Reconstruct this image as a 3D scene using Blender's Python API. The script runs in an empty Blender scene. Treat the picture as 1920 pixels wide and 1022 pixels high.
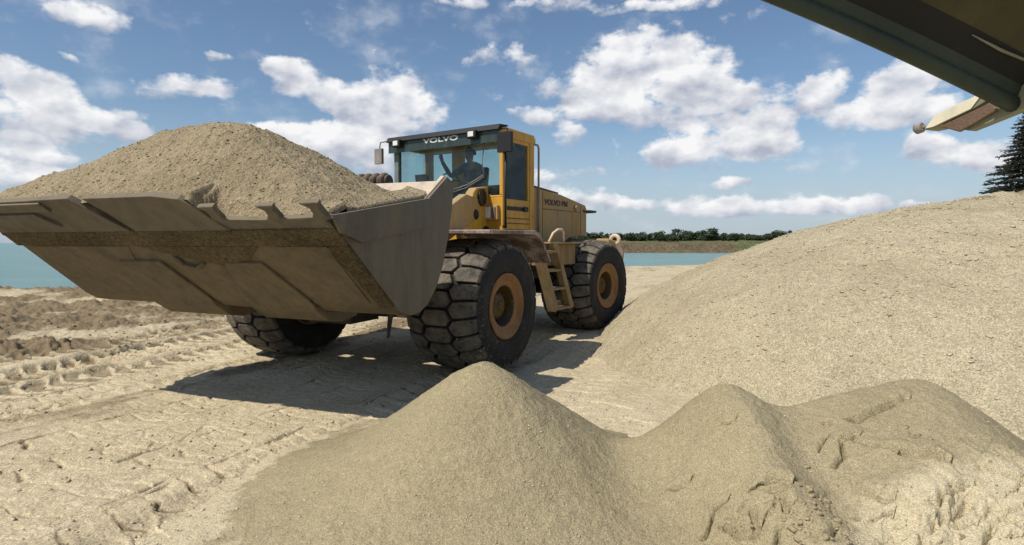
import bpy, math, random
import numpy as np
from mathutils import Vector, Matrix

C = bpy.context.scene
COL = C.collection
R = math.radians

# ------------------------------------------------------------------ camera, world, sun, exposure
CAMZ = 1.801
cd = bpy.data.cameras.new('camera')
cam = bpy.data.objects.new('camera', cd)
COL.objects.link(cam)
cam.location = (0, 0, CAMZ)
cam.rotation_euler = (R(90) - 0.0505, 0, 0)
cd.sensor_fit = 'HORIZONTAL'
cd.sensor_width = 36.0
cd.lens = 36.0 * 1112.0 / 1920.0
cd.clip_start = 0.05
cd.clip_end = 6000
C.camera = cam

SUN_AZ, SUN_EL = 230.0, 52.0            # azimuth from +Y towards +X
S = Vector((math.sin(R(SUN_AZ)) * math.cos(R(SUN_EL)), math.cos(R(SUN_AZ)) * math.cos(R(SUN_EL)), math.sin(R(SUN_EL))))
sl = bpy.data.lights.new('sun', 'SUN')
sl.energy = 4.7
sl.angle = R(0.6)
sl.color = (1.0, 0.93, 0.82)
so = bpy.data.objects.new('sun', sl)
so.rotation_euler = S.to_track_quat('Z', 'Y').to_euler()
so.location = (-20, -20, 40)
COL.objects.link(so)

C.view_settings.view_transform = 'Standard'
C.view_settings.look = 'None'
C.view_settings.exposure = 0.0
C.view_settings.gamma = 1.0

# cloud puffs: azimuth, elevation, half width, half height (radians)
PUFFS = [(-0.611, 0.3, 0.068, 0.024), (-0.684, 0.206, 0.036, 0.03), (-0.646, 0.192, 0.05, 0.034), (-0.691, 0.153, 0.051, 0.037), (-0.624, 0.161, 0.062, 0.035), (-0.576, 0.169, 0.049, 0.026), (-0.676, 0.114, 0.063, 0.028), (-0.557, 0.153, 0.037, 0.02), (-0.502, 0.225, 0.082, 0.023), (-0.453, 0.269, 0.016, 0.01), (-0.639, 0.241, 0.014, 0.008), (-0.34, 0.253, 0.072, 0.034), (-0.371, 0.271, 0.04, 0.019), (-0.268, 0.227, 0.062, 0.039), (-0.193, 0.247, 0.067, 0.043), (-0.167, 0.207, 0.079, 0.048), (-0.227, 0.196, 0.058, 0.033), (-0.342, 0.168, 0.104, 0.03), (-0.294, 0.156, 0.103, 0.038), (-0.228, 0.142, 0.097, 0.039), (-0.388, 0.173, 0.044, 0.018), (-0.013, 0.3, 0.069, 0.029), (0.088, 0.254, 0.071, 0.039), (0.167, 0.276, 0.069, 0.059), (0.217, 0.305, 0.092, 0.041), (0.292, 0.268, 0.084, 0.054), (0.252, 0.224, 0.167, 0.051), (0.349, 0.213, 0.059, 0.034), (0.15, 0.224, 0.08, 0.033), (0.053, 0.209, 0.071, 0.019), (0.089, 0.179, 0.028, 0.023), (0.326, 0.15, 0.124, 0.047), (0.396, 0.158, 0.065, 0.041), (0.261, 0.139, 0.062, 0.027), (0.411, 0.185, 0.043, 0.025), (0.454, 0.215, 0.054, 0.036), (0.475, 0.235, 0.04, 0.024), (0.575, 0.205, 0.079, 0.05), (0.55, 0.179, 0.089, 0.035), (0.58, 0.229, 0.044, 0.03), (0.629, 0.181, 0.037, 0.02), (0.631, 0.121, 0.06, 0.028), (0.607, 0.131, 0.036, 0.021), (0.676, 0.114, 0.041, 0.025), (0.124, 0.114, 0.04, 0.012), (0.351, 0.092, 0.038, 0.012), (0.089, 0.077, 0.092, 0.02), (0.168, 0.061, 0.06, 0.018), (0.295, 0.06, 0.122, 0.021), (0.391, 0.056, 0.105, 0.019), (0.493, 0.051, 0.088, 0.016), (0.547, 0.057, 0.038, 0.016), (0.601, 0.052, 0.02, 0.007), (0.036, 0.106, 0.043, 0.026), (0.079, 0.373, 0.1, 0.014), (0.25, 0.364, 0.114, 0.013), (-0.079, 0.378, 0.065, 0.01), (-0.655, 0.081, 0.11, 0.021), (-0.9, 0.2, 0.12, 0.06), (-1.2, 0.15, 0.15, 0.06), (0.9, 0.2, 0.12, 0.06), (1.2, 0.15, 0.2, 0.05), (2.4, 0.25, 0.3, 0.1), (-2.2, 0.3, 0.3, 0.1)]

world = bpy.data.worlds.new('World')
C.world = world
world.use_nodes = True
wn, wl = world.node_tree.nodes, world.node_tree.links
wn.clear()


def wnode(t, **kw):
    n = wn.new(t)
    for k, v in kw.items():
        setattr(n, k, v)
    return n


def wmath(op, a, b=None, c=None, clamp=False):
    n = wnode('ShaderNodeMath', operation=op, use_clamp=clamp)
    for i, v in enumerate((a, b, c)):
        if v is None:
            continue
        if isinstance(v, (int, float)):
            n.inputs[i].default_value = v
        else:
            wl.new(v, n.inputs[i])
    return n.outputs[0]


def wvec(op, a, b=None, c=None, out=0):
    n = wnode('ShaderNodeVectorMath', operation=op)
    for i, v in enumerate((a, b, c)):
        if v is None:
            continue
        if isinstance(v, tuple):
            n.inputs[i].default_value = v
        else:
            wl.new(v, n.inputs[i])
    return n.outputs[out]


def wnoise(vec, scale, detail, rough=0.55, dist=0.0, out=0):
    n = wnode('ShaderNodeTexNoise')
    n.inputs['Scale'].default_value = scale
    n.inputs['Detail'].default_value = detail
    n.inputs['Roughness'].default_value = rough
    n.inputs['Distortion'].default_value = dist
    wl.new(vec, n.inputs['Vector'])
    return n.outputs[out]


sky = wnode('ShaderNodeTexSky')
sky.sky_type = 'NISHITA'
sky.sun_disc = False
sky.sun_elevation = R(SUN_EL)
sky.sun_rotation = R(SUN_AZ)
sky.altitude = 100
sky.air_density = 1.0
sky.dust_density = 0.8
sky.ozone_density = 1.6
geo = wnode('ShaderNodeTexCoord')
dirv = geo.outputs['Generated']
sep = wnode('ShaderNodeSeparateXYZ')
wl.new(dirv, sep.inputs[0])
az = wmath('ARCTAN2', sep.outputs[0], sep.outputs[1])
el = wmath('ARCSINE', sep.outputs[2])
cmb = wnode('ShaderNodeCombineXYZ')
wl.new(az, cmb.inputs[0])
wl.new(el, cmb.inputs[1])
P0 = cmb.outputs[0]
# warp the puffs' outline with noise so that they billow
wz = wnoise(P0, 9.0, 5, 0.6, out=1)
wz = wvec('SUBTRACT', wz, (0.5, 0.5, 0.5))
wz = wvec('MULTIPLY', wz, (0.075, 0.045, 0.0))
P1 = wvec('ADD', P0, wz)
accw, accv = None, None
for (a, e, rx, ry) in PUFFS:
    # each puff waits for the one before it, which keeps the shader's memory small
    Pc = P1 if accv is None else wvec('MULTIPLY_ADD', accv, (1e-7, 1e-7, 0), P1)
    q = wvec('MULTIPLY_ADD', Pc, (1.08 / rx, 1.08 / ry, 0), (-a * 1.08 / rx, -e * 1.08 / ry, 0))
    dd = wvec('DOT_PRODUCT', q, q, out=1)
    w = wmath('MULTIPLY_ADD', dd, -0.8, 1.0, clamp=True)
    accw = w if accw is None else wmath('ADD', accw, w)
    sc = wnode('ShaderNodeVectorMath', operation='SCALE')
    wl.new(q, sc.inputs[0])
    wl.new(w, sc.inputs['Scale'])
    accv = sc.outputs[0] if accv is None else wvec('ADD', accv, sc.outputs[0])
Pn = wvec('MULTIPLY', P0, (1.0, 1.5, 1.0))
nA = wnoise(Pn, 19.0, 8, 0.60)
nS = wnoise(Pn, 15.0, 4, 0.5)
nB = wnoise(wvec('ADD', Pn, (0.012, -0.020, 0)), 15.0, 4, 0.5)
nC = wnoise(Pn, 7.0, 4, 0.5)
dens = wmath('ADD', wmath('MULTIPLY', accw, 1.0), wmath('MULTIPLY', wmath('SUBTRACT', nA, 0.5), 3.0))
mr = wnode('ShaderNodeMapRange', interpolation_type='SMOOTHSTEP')
wl.new(dens, mr.inputs[0])
mr.inputs[1].default_value = 0.26
mr.inputs[2].default_value = 1.10
cover = mr.outputs[0]
# thin veils between the puffs
veil = wnode('ShaderNodeMapRange', interpolation_type='SMOOTHSTEP')
wl.new(wmath('ADD', nC, wmath('MULTIPLY', nA, 0.5)), veil.inputs[0])
veil.inputs[1].default_value = 0.74
veil.inputs[2].default_value = 1.05
veil.inputs[4].default_value = 0.45
cover = wmath('MAXIMUM', cover, veil.outputs[0])
sepv = wnode('ShaderNodeSeparateXYZ')
wl.new(accv, sepv.inputs[0])
rel = wmath('DIVIDE', sepv.outputs[1], wmath('ADD', accw, 0.15))
emb = wmath('MULTIPLY', wmath('SUBTRACT', nB, nS), 2.4)
shade = wmath('ADD', wmath('ADD', wmath('MULTIPLY', rel, 0.80), 0.60), emb)
shade = wmath('ADD', shade, wmath('MULTIPLY', wmath('SUBTRACT', nC, 0.5), 0.9), clamp=True)
ccol = wnode('ShaderNodeMix', data_type='RGBA')
wl.new(shade, ccol.inputs[0])
ccol.inputs[6].default_value = (4.3, 4.7, 5.7, 1)
ccol.inputs[7].default_value = (9.4, 9.4, 9.5, 1)
# horizon whitening is the air itself: a little pale blue low down
tint = wnode('ShaderNodeMix', data_type='RGBA', blend_type='MULTIPLY')
tint.inputs[0].default_value = 1.0
wl.new(sky.outputs[0], tint.inputs[6])
tint.inputs[7].default_value = (0.97, 1.04, 1.08, 1)
hz = wnode('ShaderNodeMapRange', interpolation_type='SMOOTHSTEP')
wl.new(el, hz.inputs[0])
hz.inputs[1].default_value = 0.0
hz.inputs[2].default_value = 0.22
hz.inputs[3].default_value = 0.75
hz.inputs[4].default_value = 0.0
hzm = wnode('ShaderNodeMix', data_type='RGBA')
wl.new(hz.outputs[0], hzm.inputs[0])
wl.new(tint.outputs[2], hzm.inputs[6])
hzm.inputs[7].default_value = (4.5, 5.4, 6.5, 1)
mx = wnode('ShaderNodeMix', data_type='RGBA')
wl.new(cover, mx.inputs[0])
wl.new(hzm.outputs[2], mx.inputs[6])
wl.new(ccol.outputs[2], mx.inputs[7])
bg = wnode('ShaderNodeBackground')
bg.inputs[1].default_value = 0.10
wl.new(mx.outputs[2], bg.inputs[0])
wo = wnode('ShaderNodeOutputWorld')
wl.new(bg.outputs[0], wo.inputs[0])
world.cycles.sampling_method = 'MANUAL'
world.cycles.sample_map_resolution = 512

# ------------------------------------------------------------------ materials


def newmat(name):
    m = bpy.data.materials.new(name)
    m.use_nodes = True
    nt = m.node_tree
    b = nt.nodes['Principled BSDF']
    return m, nt, b


def N(nt, t, **kw):
    n = nt.nodes.new(t)
    for k, v in kw.items():
        setattr(n, k, v)
    return n


def noise(nt, scale, detail=4, rough=0.55, vec=None, dist=0.0):
    n = N(nt, 'ShaderNodeTexNoise')
    n.inputs['Scale'].default_value = scale
    n.inputs['Detail'].default_value = detail
    n.inputs['Roughness'].default_value = rough
    n.inputs['Distortion'].default_value = dist
    if vec is None:
        tc = N(nt, 'ShaderNodeTexCoord')
        vec = tc.outputs['Object']
    nt.links.new(vec, n.inputs['Vector'])
    return n.outputs[0]


def ramp(nt, fac, stops):
    r = N(nt, 'ShaderNodeValToRGB')
    while len(r.color_ramp.elements) < len(stops):
        r.color_ramp.elements.new(0.5)
    for e, (p, c) in zip(r.color_ramp.elements, stops):
        e.position = p
        e.color = (*c, 1) if len(c) == 3 else c
    nt.links.new(fac, r.inputs[0])
    return r.outputs[0]


def mixc(nt, fac, a, b, blend='MIX'):
    n = N(nt, 'ShaderNodeMix', data_type='RGBA', blend_type=blend)
    for sock, v in ((n.inputs[0], fac), (n.inputs[6], a), (n.inputs[7], b)):
        if isinstance(v, (int, float)):
            sock.default_value = v
        elif isinstance(v, tuple):
            sock.default_value = (*v, 1) if len(v) == 3 else v
        else:
            nt.links.new(v, sock)
    return n.outputs[2]


def fmath(nt, op, a, b=None, clamp=False):
    n = N(nt, 'ShaderNodeMath', operation=op, use_clamp=clamp)
    for i, v in enumerate((a, b)):
        if v is None:
            continue
        if isinstance(v, (int, float)):
            n.inputs[i].default_value = v
        else:
            nt.links.new(v, n.inputs[i])
    return n.outputs[0]


def smooth(nt, v, a, b, lo=0.0, hi=1.0):
    n = N(nt, 'ShaderNodeMapRange', interpolation_type='SMOOTHSTEP')
    nt.links.new(v, n.inputs[0])
    for i, x in enumerate((a, b, lo, hi)):
        n.inputs[i + 1].default_value = x
    return n.outputs[0]


def bump(nt, h, dist, strength=1.0, normal=None):
    n = N(nt, 'ShaderNodeBump')
    n.inputs['Distance'].default_value = dist
    n.inputs['Strength'].default_value = strength
    nt.links.new(h, n.inputs['Height'])
    if normal is not None:
        nt.links.new(normal, n.inputs['Normal'])
    return n.outputs[0]


def sand_mat(name, c_lo, c_hi, grain=140.0, grain_d=0.006, lump=18.0, lump_d=0.03, attr=None, attr_col=None, stones=0.0):
    m, nt, b = newmat(name)
    big = noise(nt, 0.9, 5, 0.6)
    mid = noise(nt, lump, 5, 0.6)
    fine = noise(nt, grain, 3, 0.7)
    f = fmath(nt, 'ADD', fmath(nt, 'MULTIPLY', big, 0.55), fmath(nt, 'MULTIPLY', mid, 0.45))
    col = ramp(nt, f, [(0.36, c_lo), (0.64, c_hi)])
    spk = smooth(nt, fine, 0.30, 0.72, 0.62, 1.34)
    cs = N(nt, 'ShaderNodeCombineColor')
    for i in range(3):
        nt.links.new(spk, cs.inputs[i])
    col = mixc(nt, 1.0, col, cs.outputs[0], 'MULTIPLY')
    if stones:
        vs_ = N(nt, 'ShaderNodeTexVoronoi')
        tcs = N(nt, 'ShaderNodeTexCoord')
        nt.links.new(tcs.outputs['Object'], vs_.inputs['Vector'])
        vs_.inputs['Scale'].default_value = grain * 0.85
        sv = N(nt, 'ShaderNodeSeparateColor')
        nt.links.new(vs_.outputs['Color'], sv.inputs[0])
        br_ = smooth(nt, sv.outputs[0], 0.0, 1.0, 1 - 0.42 * stones, 1 + 0.30 * stones)
        c3 = N(nt, 'ShaderNodeCombineColor')
        for i in range(3):
            nt.links.new(br_, c3.inputs[i])
        col = mixc(nt, 1.0, col, c3.outputs[0], 'MULTIPLY')
    if attr:
        a = N(nt, 'ShaderNodeAttribute', attribute_name=attr)
        am = smooth(nt, fmath(nt, 'ADD', a.outputs['Fac'], fmath(nt, 'MULTIPLY', fmath(nt, 'SUBTRACT', mid, 0.5), 0.7)), 0.25, 0.75)
        c2 = mixc(nt, 1.0, attr_col, cs.outputs[0], 'MULTIPLY')
        col = mixc(nt, am, col, c2)
    nt.links.new(col, b.inputs['Base Color'])
    b.inputs['Roughness'].default_value = 0.95
    b.inputs['Specular IOR Level'].default_value = 0.15
    nb = bump(nt, mid, lump_d, 0.9)
    v = N(nt, 'ShaderNodeTexVoronoi')
    tc = N(nt, 'ShaderNodeTexCoord')
    nt.links.new(tc.outputs['Object'], v.inputs['Vector'])
    v.inputs['Scale'].default_value = grain * 0.45
    hh = fmath(nt, 'ADD', fine, fmath(nt, 'MULTIPLY', v.outputs['Distance'], 0.8))
    nb = bump(nt, hh, grain_d, 1.0, nb)
    nt.links.new(nb, b.inputs['Normal'])
    return m


M = {}
M['ground'] = sand_mat('packed_sand', (0.44, 0.365, 0.235), (0.61, 0.525, 0.36), 110, 0.003, 9, 0.035, 'rough', (0.215, 0.165, 0.10), stones=0.5)
M['gravel'] = sand_mat('gravelly_sand', (0.385, 0.33, 0.215), (0.50, 0.435, 0.295), 85, 0.008, 9, 0.06, 'dampness', (0.26, 0.215, 0.13), stones=0.55)
M['damp'] = sand_mat('damp_fine_sand', (0.285, 0.238, 0.142), (0.375, 0.318, 0.196), 140, 0.0045, 22, 0.018, 'dry', (0.52, 0.45, 0.30), stones=0.22)
M['load'] = sand_mat('loaded_sand', (0.275, 0.22, 0.135), (0.39, 0.32, 0.205), 95, 0.009, 13, 0.06, stones=0.35)
M['clod'] = sand_mat('clod_sand', (0.29, 0.235, 0.145), (0.40, 0.33, 0.21), 120, 0.004, 40, 0.008)
M['bank'] = sand_mat('bank_soil', (0.085, 0.10, 0.045), (0.15, 0.15, 0.075), 1.5, 0.3, 0.12, 0.8, 'rough', (0.13, 0.10, 0.06))


def dusty(name, col, dust=(0.36, 0.29, 0.20), amt=0.5, rough=0.55, metal=0.0, scale=3.0, topdust=0.6, bmp=0.004, scratch=None):
    m, nt, b = newmat(name)
    g = N(nt, 'ShaderNodeNewGeometry')
    sp = N(nt, 'ShaderNodeSeparateXYZ')
    nt.links.new(g.outputs['Normal'], sp.inputs[0])
    n1 = noise(nt, scale, 8, 0.65)
    n2 = noise(nt, scale * 9, 5, 0.7)
    tc = N(nt, 'ShaderNodeTexCoord')
    mp = N(nt, 'ShaderNodeMapping')
    mp.inputs['Scale'].default_value = (3.5, 3.5, 0.7)
    nt.links.new(tc.outputs['Object'], mp.inputs['Vector'])
    n3 = noise(nt, 2.0, 5, 0.6, mp.outputs[0])          # streaks running down
    f = fmath(nt, 'ADD', fmath(nt, 'MULTIPLY', n1, 0.5), fmath(nt, 'MULTIPLY', n2, 0.25))
    f = fmath(nt, 'ADD', f, fmath(nt, 'MULTIPLY', n3, 0.25))
    up = fmath(nt, 'MULTIPLY', smooth(nt, sp.outputs[2], 0.2, 0.95), topdust)
    am = smooth(nt, fmath(nt, 'ADD', f, fmath(nt, 'MULTIPLY', up, 0.35)), 0.62 - amt * 0.3, 0.72 - amt * 0.12)
    am = fmath(nt, 'MULTIPLY', am, 0.9)
    var = ramp(nt, n3, [(0.3, tuple(c * 0.72 for c in col)), (0.7, tuple(min(1, c * 1.15) for c in col))])
    c = mixc(nt, am, var, dust)
    if name == 'bucket_steel':
        c = mixc(nt, smooth(nt, noise(nt, 0.9, 6, 0.6), 0.55, 0.75, 0, 0.45), c, (0.19, 0.12, 0.06))
        bmp = 0.012
        sx = N(nt, 'ShaderNodeMapping')
        sx.inputs['Scale'].default_value = (1.5, 22, 22)
        sx.inputs['Rotation'].default_value = (0, 0, 0.4)
        nt.links.new(tc.outputs['Object'], sx.inputs['Vector'])
        scr = noise(nt, 2.2, 6, 0.7, sx.outputs[0])
        c = mixc(nt, smooth(nt, scr, 0.60, 0.70, 0, 0.5), c, (0.30, 0.26, 0.20))
        c = mixc(nt, smooth(nt, scr, 0.40, 0.30, 0, 0.5), c, (0.05, 0.038, 0.022))
    if scratch:
        sm = smooth(nt, noise(nt, scale * 4.3, 9, 0.75), 0.60, 0.66)
        c = mixc(nt, sm, c, scratch)
    nt.links.new(c, b.inputs['Base Color'])
    r = smooth(nt, am, 0, 1, rough, 0.92)
    nt.links.new(r, b.inputs['Roughness'])
    b.inputs['Metallic'].default_value = metal
    b.inputs['Specular IOR Level'].default_value = 0.35
    nt.links.new(bump(nt, n2, bmp, 0.8), b.inputs['Normal'])
    return m


M['yellow'] = dusty('yellow_paint', (0.56, 0.295, 0.03), (0.36, 0.25, 0.12), 0.5, 0.42, scale=2.2, topdust=0.9, scratch=(0.16, 0.07, 0.03))
M['yellow_dirty'] = dusty('dirty_yellow_paint', (0.40, 0.235, 0.06), (0.34, 0.26, 0.15), 0.75, 0.5, scale=1.6, topdust=0.9, scratch=(0.18, 0.10, 0.05))
M['steel'] = dusty('bucket_steel', (0.100, 0.080, 0.050), (0.185, 0.148, 0.092), 0.7, 0.62, 0.15, scale=1.5, topdust=0.6, bmp=0.006, scratch=(0.15, 0.075, 0.035))
M['steel_edge'] = dusty('edge_steel', (0.105, 0.088, 0.062), (0.185, 0.152, 0.104), 0.5, 0.5, 0.1, scale=2.0, topdust=0.6)
M['steel_sunlit'] = dusty('sunlit_steel', (0.62, 0.52, 0.42), (0.55, 0.45, 0.33), 0.4, 0.42, 0.25, scale=2.5, topdust=0.3)  # sunlit look of the spill guard put into a paler steel colour
M['crust'] = sand_mat('caked_sand', (0.10, 0.078, 0.042), (0.22, 0.17, 0.095), 45, 0.04, 16, 0.06)
M['dark'] = dusty('dark_frame', (0.045, 0.035, 0.028), (0.16, 0.12, 0.08), 0.4, 0.7, scale=2.5)
M['black'] = dusty('black_plastic', (0.012, 0.012, 0.013), (0.12, 0.10, 0.075), 0.05, 0.5, scale=4, topdust=0.15, bmp=0.001)
M['band'] = dusty('tinted_band', (0.035, 0.055, 0.050), (0.10, 0.11, 0.10), 0.35, 0.25, scale=3, topdust=0.1, bmp=0.0005)
M['post'] = dusty('post_paint', (0.16, 0.20, 0.19), (0.30, 0.30, 0.26), 0.5, 0.5, scale=4)
M['grey'] = dusty('grey_paint', (0.20, 0.19, 0.18), (0.35, 0.29, 0.22), 0.5, 0.6, scale=4)
M['rim'] = dusty('rim_paint', (0.24, 0.11, 0.035), (0.28, 0.18, 0.095), 0.5, 0.6, scale=5, scratch=(0.10, 0.045, 0.02))
M['hub'] = dusty('hub_shade_paint', (0.10, 0.06, 0.012), (0.075, 0.06, 0.035), 0.5, 0.6, scale=7)  # dark hub tone also paints the shade inside the wheel recess
M['fender'] = dusty('fender_sunlit_top', (0.16, 0.11, 0.09), (0.55, 0.46, 0.40), 0.6, 0.7, scale=3, topdust=1.5)  # sunlit top painted into the colour: upward faces pale, the rest dark
M['ladder'] = dusty('ladder_paint', (0.26, 0.17, 0.065), (0.30, 0.23, 0.14), 0.7, 0.7, scale=4)
M['lens'] = dusty('lamp_lens', (0.75, 0.74, 0.70), (0.5, 0.45, 0.36), 0.1, 0.15, scale=8, topdust=0.2)
M['eye'] = dusty('eye_paint', (0.68, 0.50, 0.34), (0.6, 0.5, 0.38), 0.5, 0.6, scale=5)
M['letter_dark'] = dusty('letter_dark', (0.07, 0.04, 0.03), (0.2, 0.15, 0.1), 0.2, 0.6, scale=6)
M['letter_light'] = dusty('letter_light', (0.62, 0.66, 0.64), (0.4, 0.38, 0.33), 0.2, 0.6, scale=6)
M['green'] = dusty('green_paint', (0.022, 0.036, 0.026), (0.075, 0.07, 0.04), 0.3, 0.55, scale=5, topdust=0.8, bmp=0.002)
M['brown_panel'] = dusty('rusty_panel', (0.052, 0.044, 0.016), (0.085, 0.07, 0.032), 0.4, 0.7, scale=5, bmp=0.003)
M['rubber_skirt'] = dusty('rubber_skirt', (0.008, 0.008, 0.008), (0.16, 0.14, 0.10), 0.12, 0.6, scale=60, topdust=0.1, bmp=0.003)
M['cream'] = dusty('cream_paint', (0.72, 0.68, 0.52), (0.5, 0.44, 0.33), 0.15, 0.5, scale=8, topdust=0.2, bmp=0.001)
M['olive'] = dusty('olive_paint', (0.20, 0.20, 0.13), (0.34, 0.29, 0.19), 0.4, 0.55, scale=6, topdust=0.5, bmp=0.001)
M['rust'] = dusty('rust', (0.15, 0.095, 0.065), (0.25, 0.19, 0.14), 0.35, 0.8, scale=12, topdust=0.4)
M['skin'] = dusty('skin', (0.30, 0.17, 0.12), (0.3, 0.2, 0.15), 0.05, 0.6, topdust=0.0, bmp=0.0005)
M['shirt'] = dusty('navy_shirt', (0.035, 0.045, 0.075), (0.06, 0.06, 0.07), 0.2, 0.85, topdust=0.1, scale=8, bmp=0.003)
M['hair'] = dusty('dark_hair', (0.02, 0.014, 0.010), (0.05, 0.04, 0.03), 0.1, 0.7, topdust=0.0)
M['bark'] = dusty('bark', (0.07, 0.05, 0.035), (0.1, 0.08, 0.05), 0.2, 0.9, topdust=0)
M['stone'] = sand_mat('pebbles', (0.34, 0.285, 0.19), (0.60, 0.53, 0.39), 30, 0.002, 6, 0.004)
M['stone_dark'] = sand_mat('wet_gravel', (0.02, 0.018, 0.014), (0.06, 0.048, 0.034), 30, 0.002, 6, 0.004)

# rubber with dust caked on the lug tops (attribute 'lug')
m, nt, b = newmat('tyre_rubber')
a = N(nt, 'ShaderNodeAttribute', attribute_name='lug')
n1 = noise(nt, 6, 7, 0.7)
n2 = noise(nt, 60, 4, 0.7)
f = fmath(nt, 'ADD', fmath(nt, 'MULTIPLY', n1, 0.7), fmath(nt, 'MULTIPLY', n2, 0.3))
am = fmath(nt, 'MULTIPLY', smooth(nt, f, 0.30, 0.62), a.outputs['Fac'])
c = mixc(nt, am, (0.016, 0.016, 0.017), (0.165, 0.142, 0.108))
c = mixc(nt, fmath(nt, 'MULTIPLY', smooth(nt, f, 0.45, 0.7), 0.15), c, (0.20, 0.17, 0.13))
nt.links.new(c, b.inputs['Base Color'])
b.inputs['Roughness'].default_value = 0.8
b.inputs['Specular IOR Level'].default_value = 0.3
nt.links.new(bump(nt, n2, 0.004, 0.8), b.inputs['Normal'])
M['rubber'] = m

# tinted glass pane
m, nt, b = newmat('cab_glass')
tr = N(nt, 'ShaderNodeBsdfTransparent')
tr.inputs[0].default_value = (0.84, 0.91, 0.90, 1)
gl = N(nt, 'ShaderNodeBsdfGlossy')
gl.inputs['Roughness'].default_value = 0.04
gl.inputs[0].default_value = (0.8, 0.9, 0.95, 1)
df = N(nt, 'ShaderNodeBsdfDiffuse')
df.inputs[0].default_value = (0.35, 0.38, 0.36, 1)
lw = N(nt, 'ShaderNodeFresnel')
lw.inputs[0].default_value = 1.28
m1 = N(nt, 'ShaderNodeMixShader')
nt.links.new(lw.outputs[0], m1.inputs[0])
nt.links.new(tr.outputs[0], m1.inputs[1])
nt.links.new(gl.outputs[0], m1.inputs[2])
m2 = N(nt, 'ShaderNodeMixShader')
nt.links.new(smooth(nt, noise(nt, 3.0, 7, 0.7), 0.4, 0.8, 0.01, 0.09), m2.inputs[0])
nt.links.new(m1.outputs[0], m2.inputs[1])
nt.links.new(df.outputs[0], m2.inputs[2])
nt.links.new(m2.outputs[0], nt.nodes['Material Output'].inputs[0])
M['glass'] = m

m, nt, b = newmat('mirror_glass')
b.inputs['Base Color'].default_value = (0.3, 0.32, 0.35, 1)
b.inputs['Metallic'].default_value = 0.9
b.inputs['Roughness'].default_value = 0.15
M['mirror'] = m

# lake
m, nt, b = newmat('lake_water')
tc = N(nt, 'ShaderNodeTexCoord')
mp = N(nt, 'ShaderNodeMapping')
mp.inputs['Scale'].default_value = (0.5, 1.6, 1.0)
nt.links.new(tc.outputs['Object'], mp.inputs[0])
w1 = noise(nt, 1.4, 5, 0.65, mp.outputs[0])
w2 = noise(nt, 0.05, 4, 0.6, mp.outputs[0])
c = ramp(nt, w2, [(0.3, (0.11, 0.225, 0.225)), (0.7, (0.17, 0.295, 0.285))])
nt.links.new(c, b.inputs['Base Color'])
b.inputs['Roughness'].default_value = 0.30
b.inputs['Specular IOR Level'].default_value = 0.22
nt.links.new(bump(nt, w1, 0.35, 0.9), b.inputs['Normal'])
M['water'] = m

# leaves
m, nt, b = newmat('foliage')
oi = N(nt, 'ShaderNodeObjectInfo')
n1 = noise(nt, 1.2, 3, 0.6)
c = ramp(nt, n1, [(0.35, (0.022, 0.040, 0.016)), (0.65, (0.060, 0.085, 0.034))])
nt.links.new(c, b.inputs['Base Color'])
b.inputs['Roughness'].default_value = 0.85
M['leaf'] = m

m, nt, b = newmat('needles')
c = ramp(nt, noise(nt, 3.0, 3, 0.6), [(0.35, (0.010, 0.016, 0.010)), (0.65, (0.032, 0.040, 0.022))])
nt.links.new(c, b.inputs['Base Color'])
b.inputs['Roughness'].default_value = 0.8
M['needle'] = m

# ------------------------------------------------------------------ numpy noise and terrain heights


def _hash(ix, iy, seed):
    h = (ix.astype(np.int64) * 374761393 + iy.astype(np.int64) * 668265263 + seed * 1442695041) & 0xffffffff
    h = ((h ^ (h >> 13)) * 1274126177) & 0xffffffff
    h = h ^ (h >> 16)
    return (h & 0xffffff) / float(0xffffff)


def vnoise(x, y, seed=0):
    ix, iy = np.floor(x), np.floor(y)
    fx, fy = x - ix, y - iy
    u, v = fx * fx * fx * (fx * (fx * 6 - 15) + 10), fy * fy * fy * (fy * (fy * 6 - 15) + 10)
    a, b_ = _hash(ix, iy, seed), _hash(ix + 1, iy, seed)
    c_, d_ = _hash(ix, iy + 1, seed), _hash(ix + 1, iy + 1, seed)
    return (a * (1 - u) + b_ * u) * (1 - v) + (c_ * (1 - u) + d_ * u) * v


def fbm(x, y, f0, octs, seed=0, gain=0.5):
    s, amp, tot = 0, 1.0, 0
    for o in range(octs):
        ca, sa = math.cos(o * 1.1), math.sin(o * 1.1)
        s = s + amp * (vnoise((x * ca - y * sa) * f0 + 17.3 * o, (x * sa + y * ca) * f0 - 9.1 * o, seed + o) - 0.5)
        tot += amp
        amp *= gain
        f0 *= 2.03
    return s / tot * 2


def worley(x, y, seed=0):
    ix, iy = np.floor(x), np.floor(y)
    d1 = np.full(x.shape, 9.0)
    d2 = np.full(x.shape, 9.0)
    cid = np.zeros(x.shape)
    for dx in (-1, 0, 1):
        for dy in (-1, 0, 1):
            cx, cy = ix + dx, iy + dy
            px, py = cx + _hash(cx, cy, seed), cy + _hash(cx, cy, seed + 7)
            d = np.hypot(px - x, py - y)
            h = _hash(cx, cy, seed + 13)
            near = d < d1
            d2 = np.where(near, d1, np.minimum(d2, d))
            cid = np.where(near, h, cid)
            d1 = np.where(near, d, d1)
    return d1, d2, cid


def sstep(v, a, b_):
    t = np.clip((v - a) / (b_ - a), 0, 1)
    return t * t * (3 - 2 * t)


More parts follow.
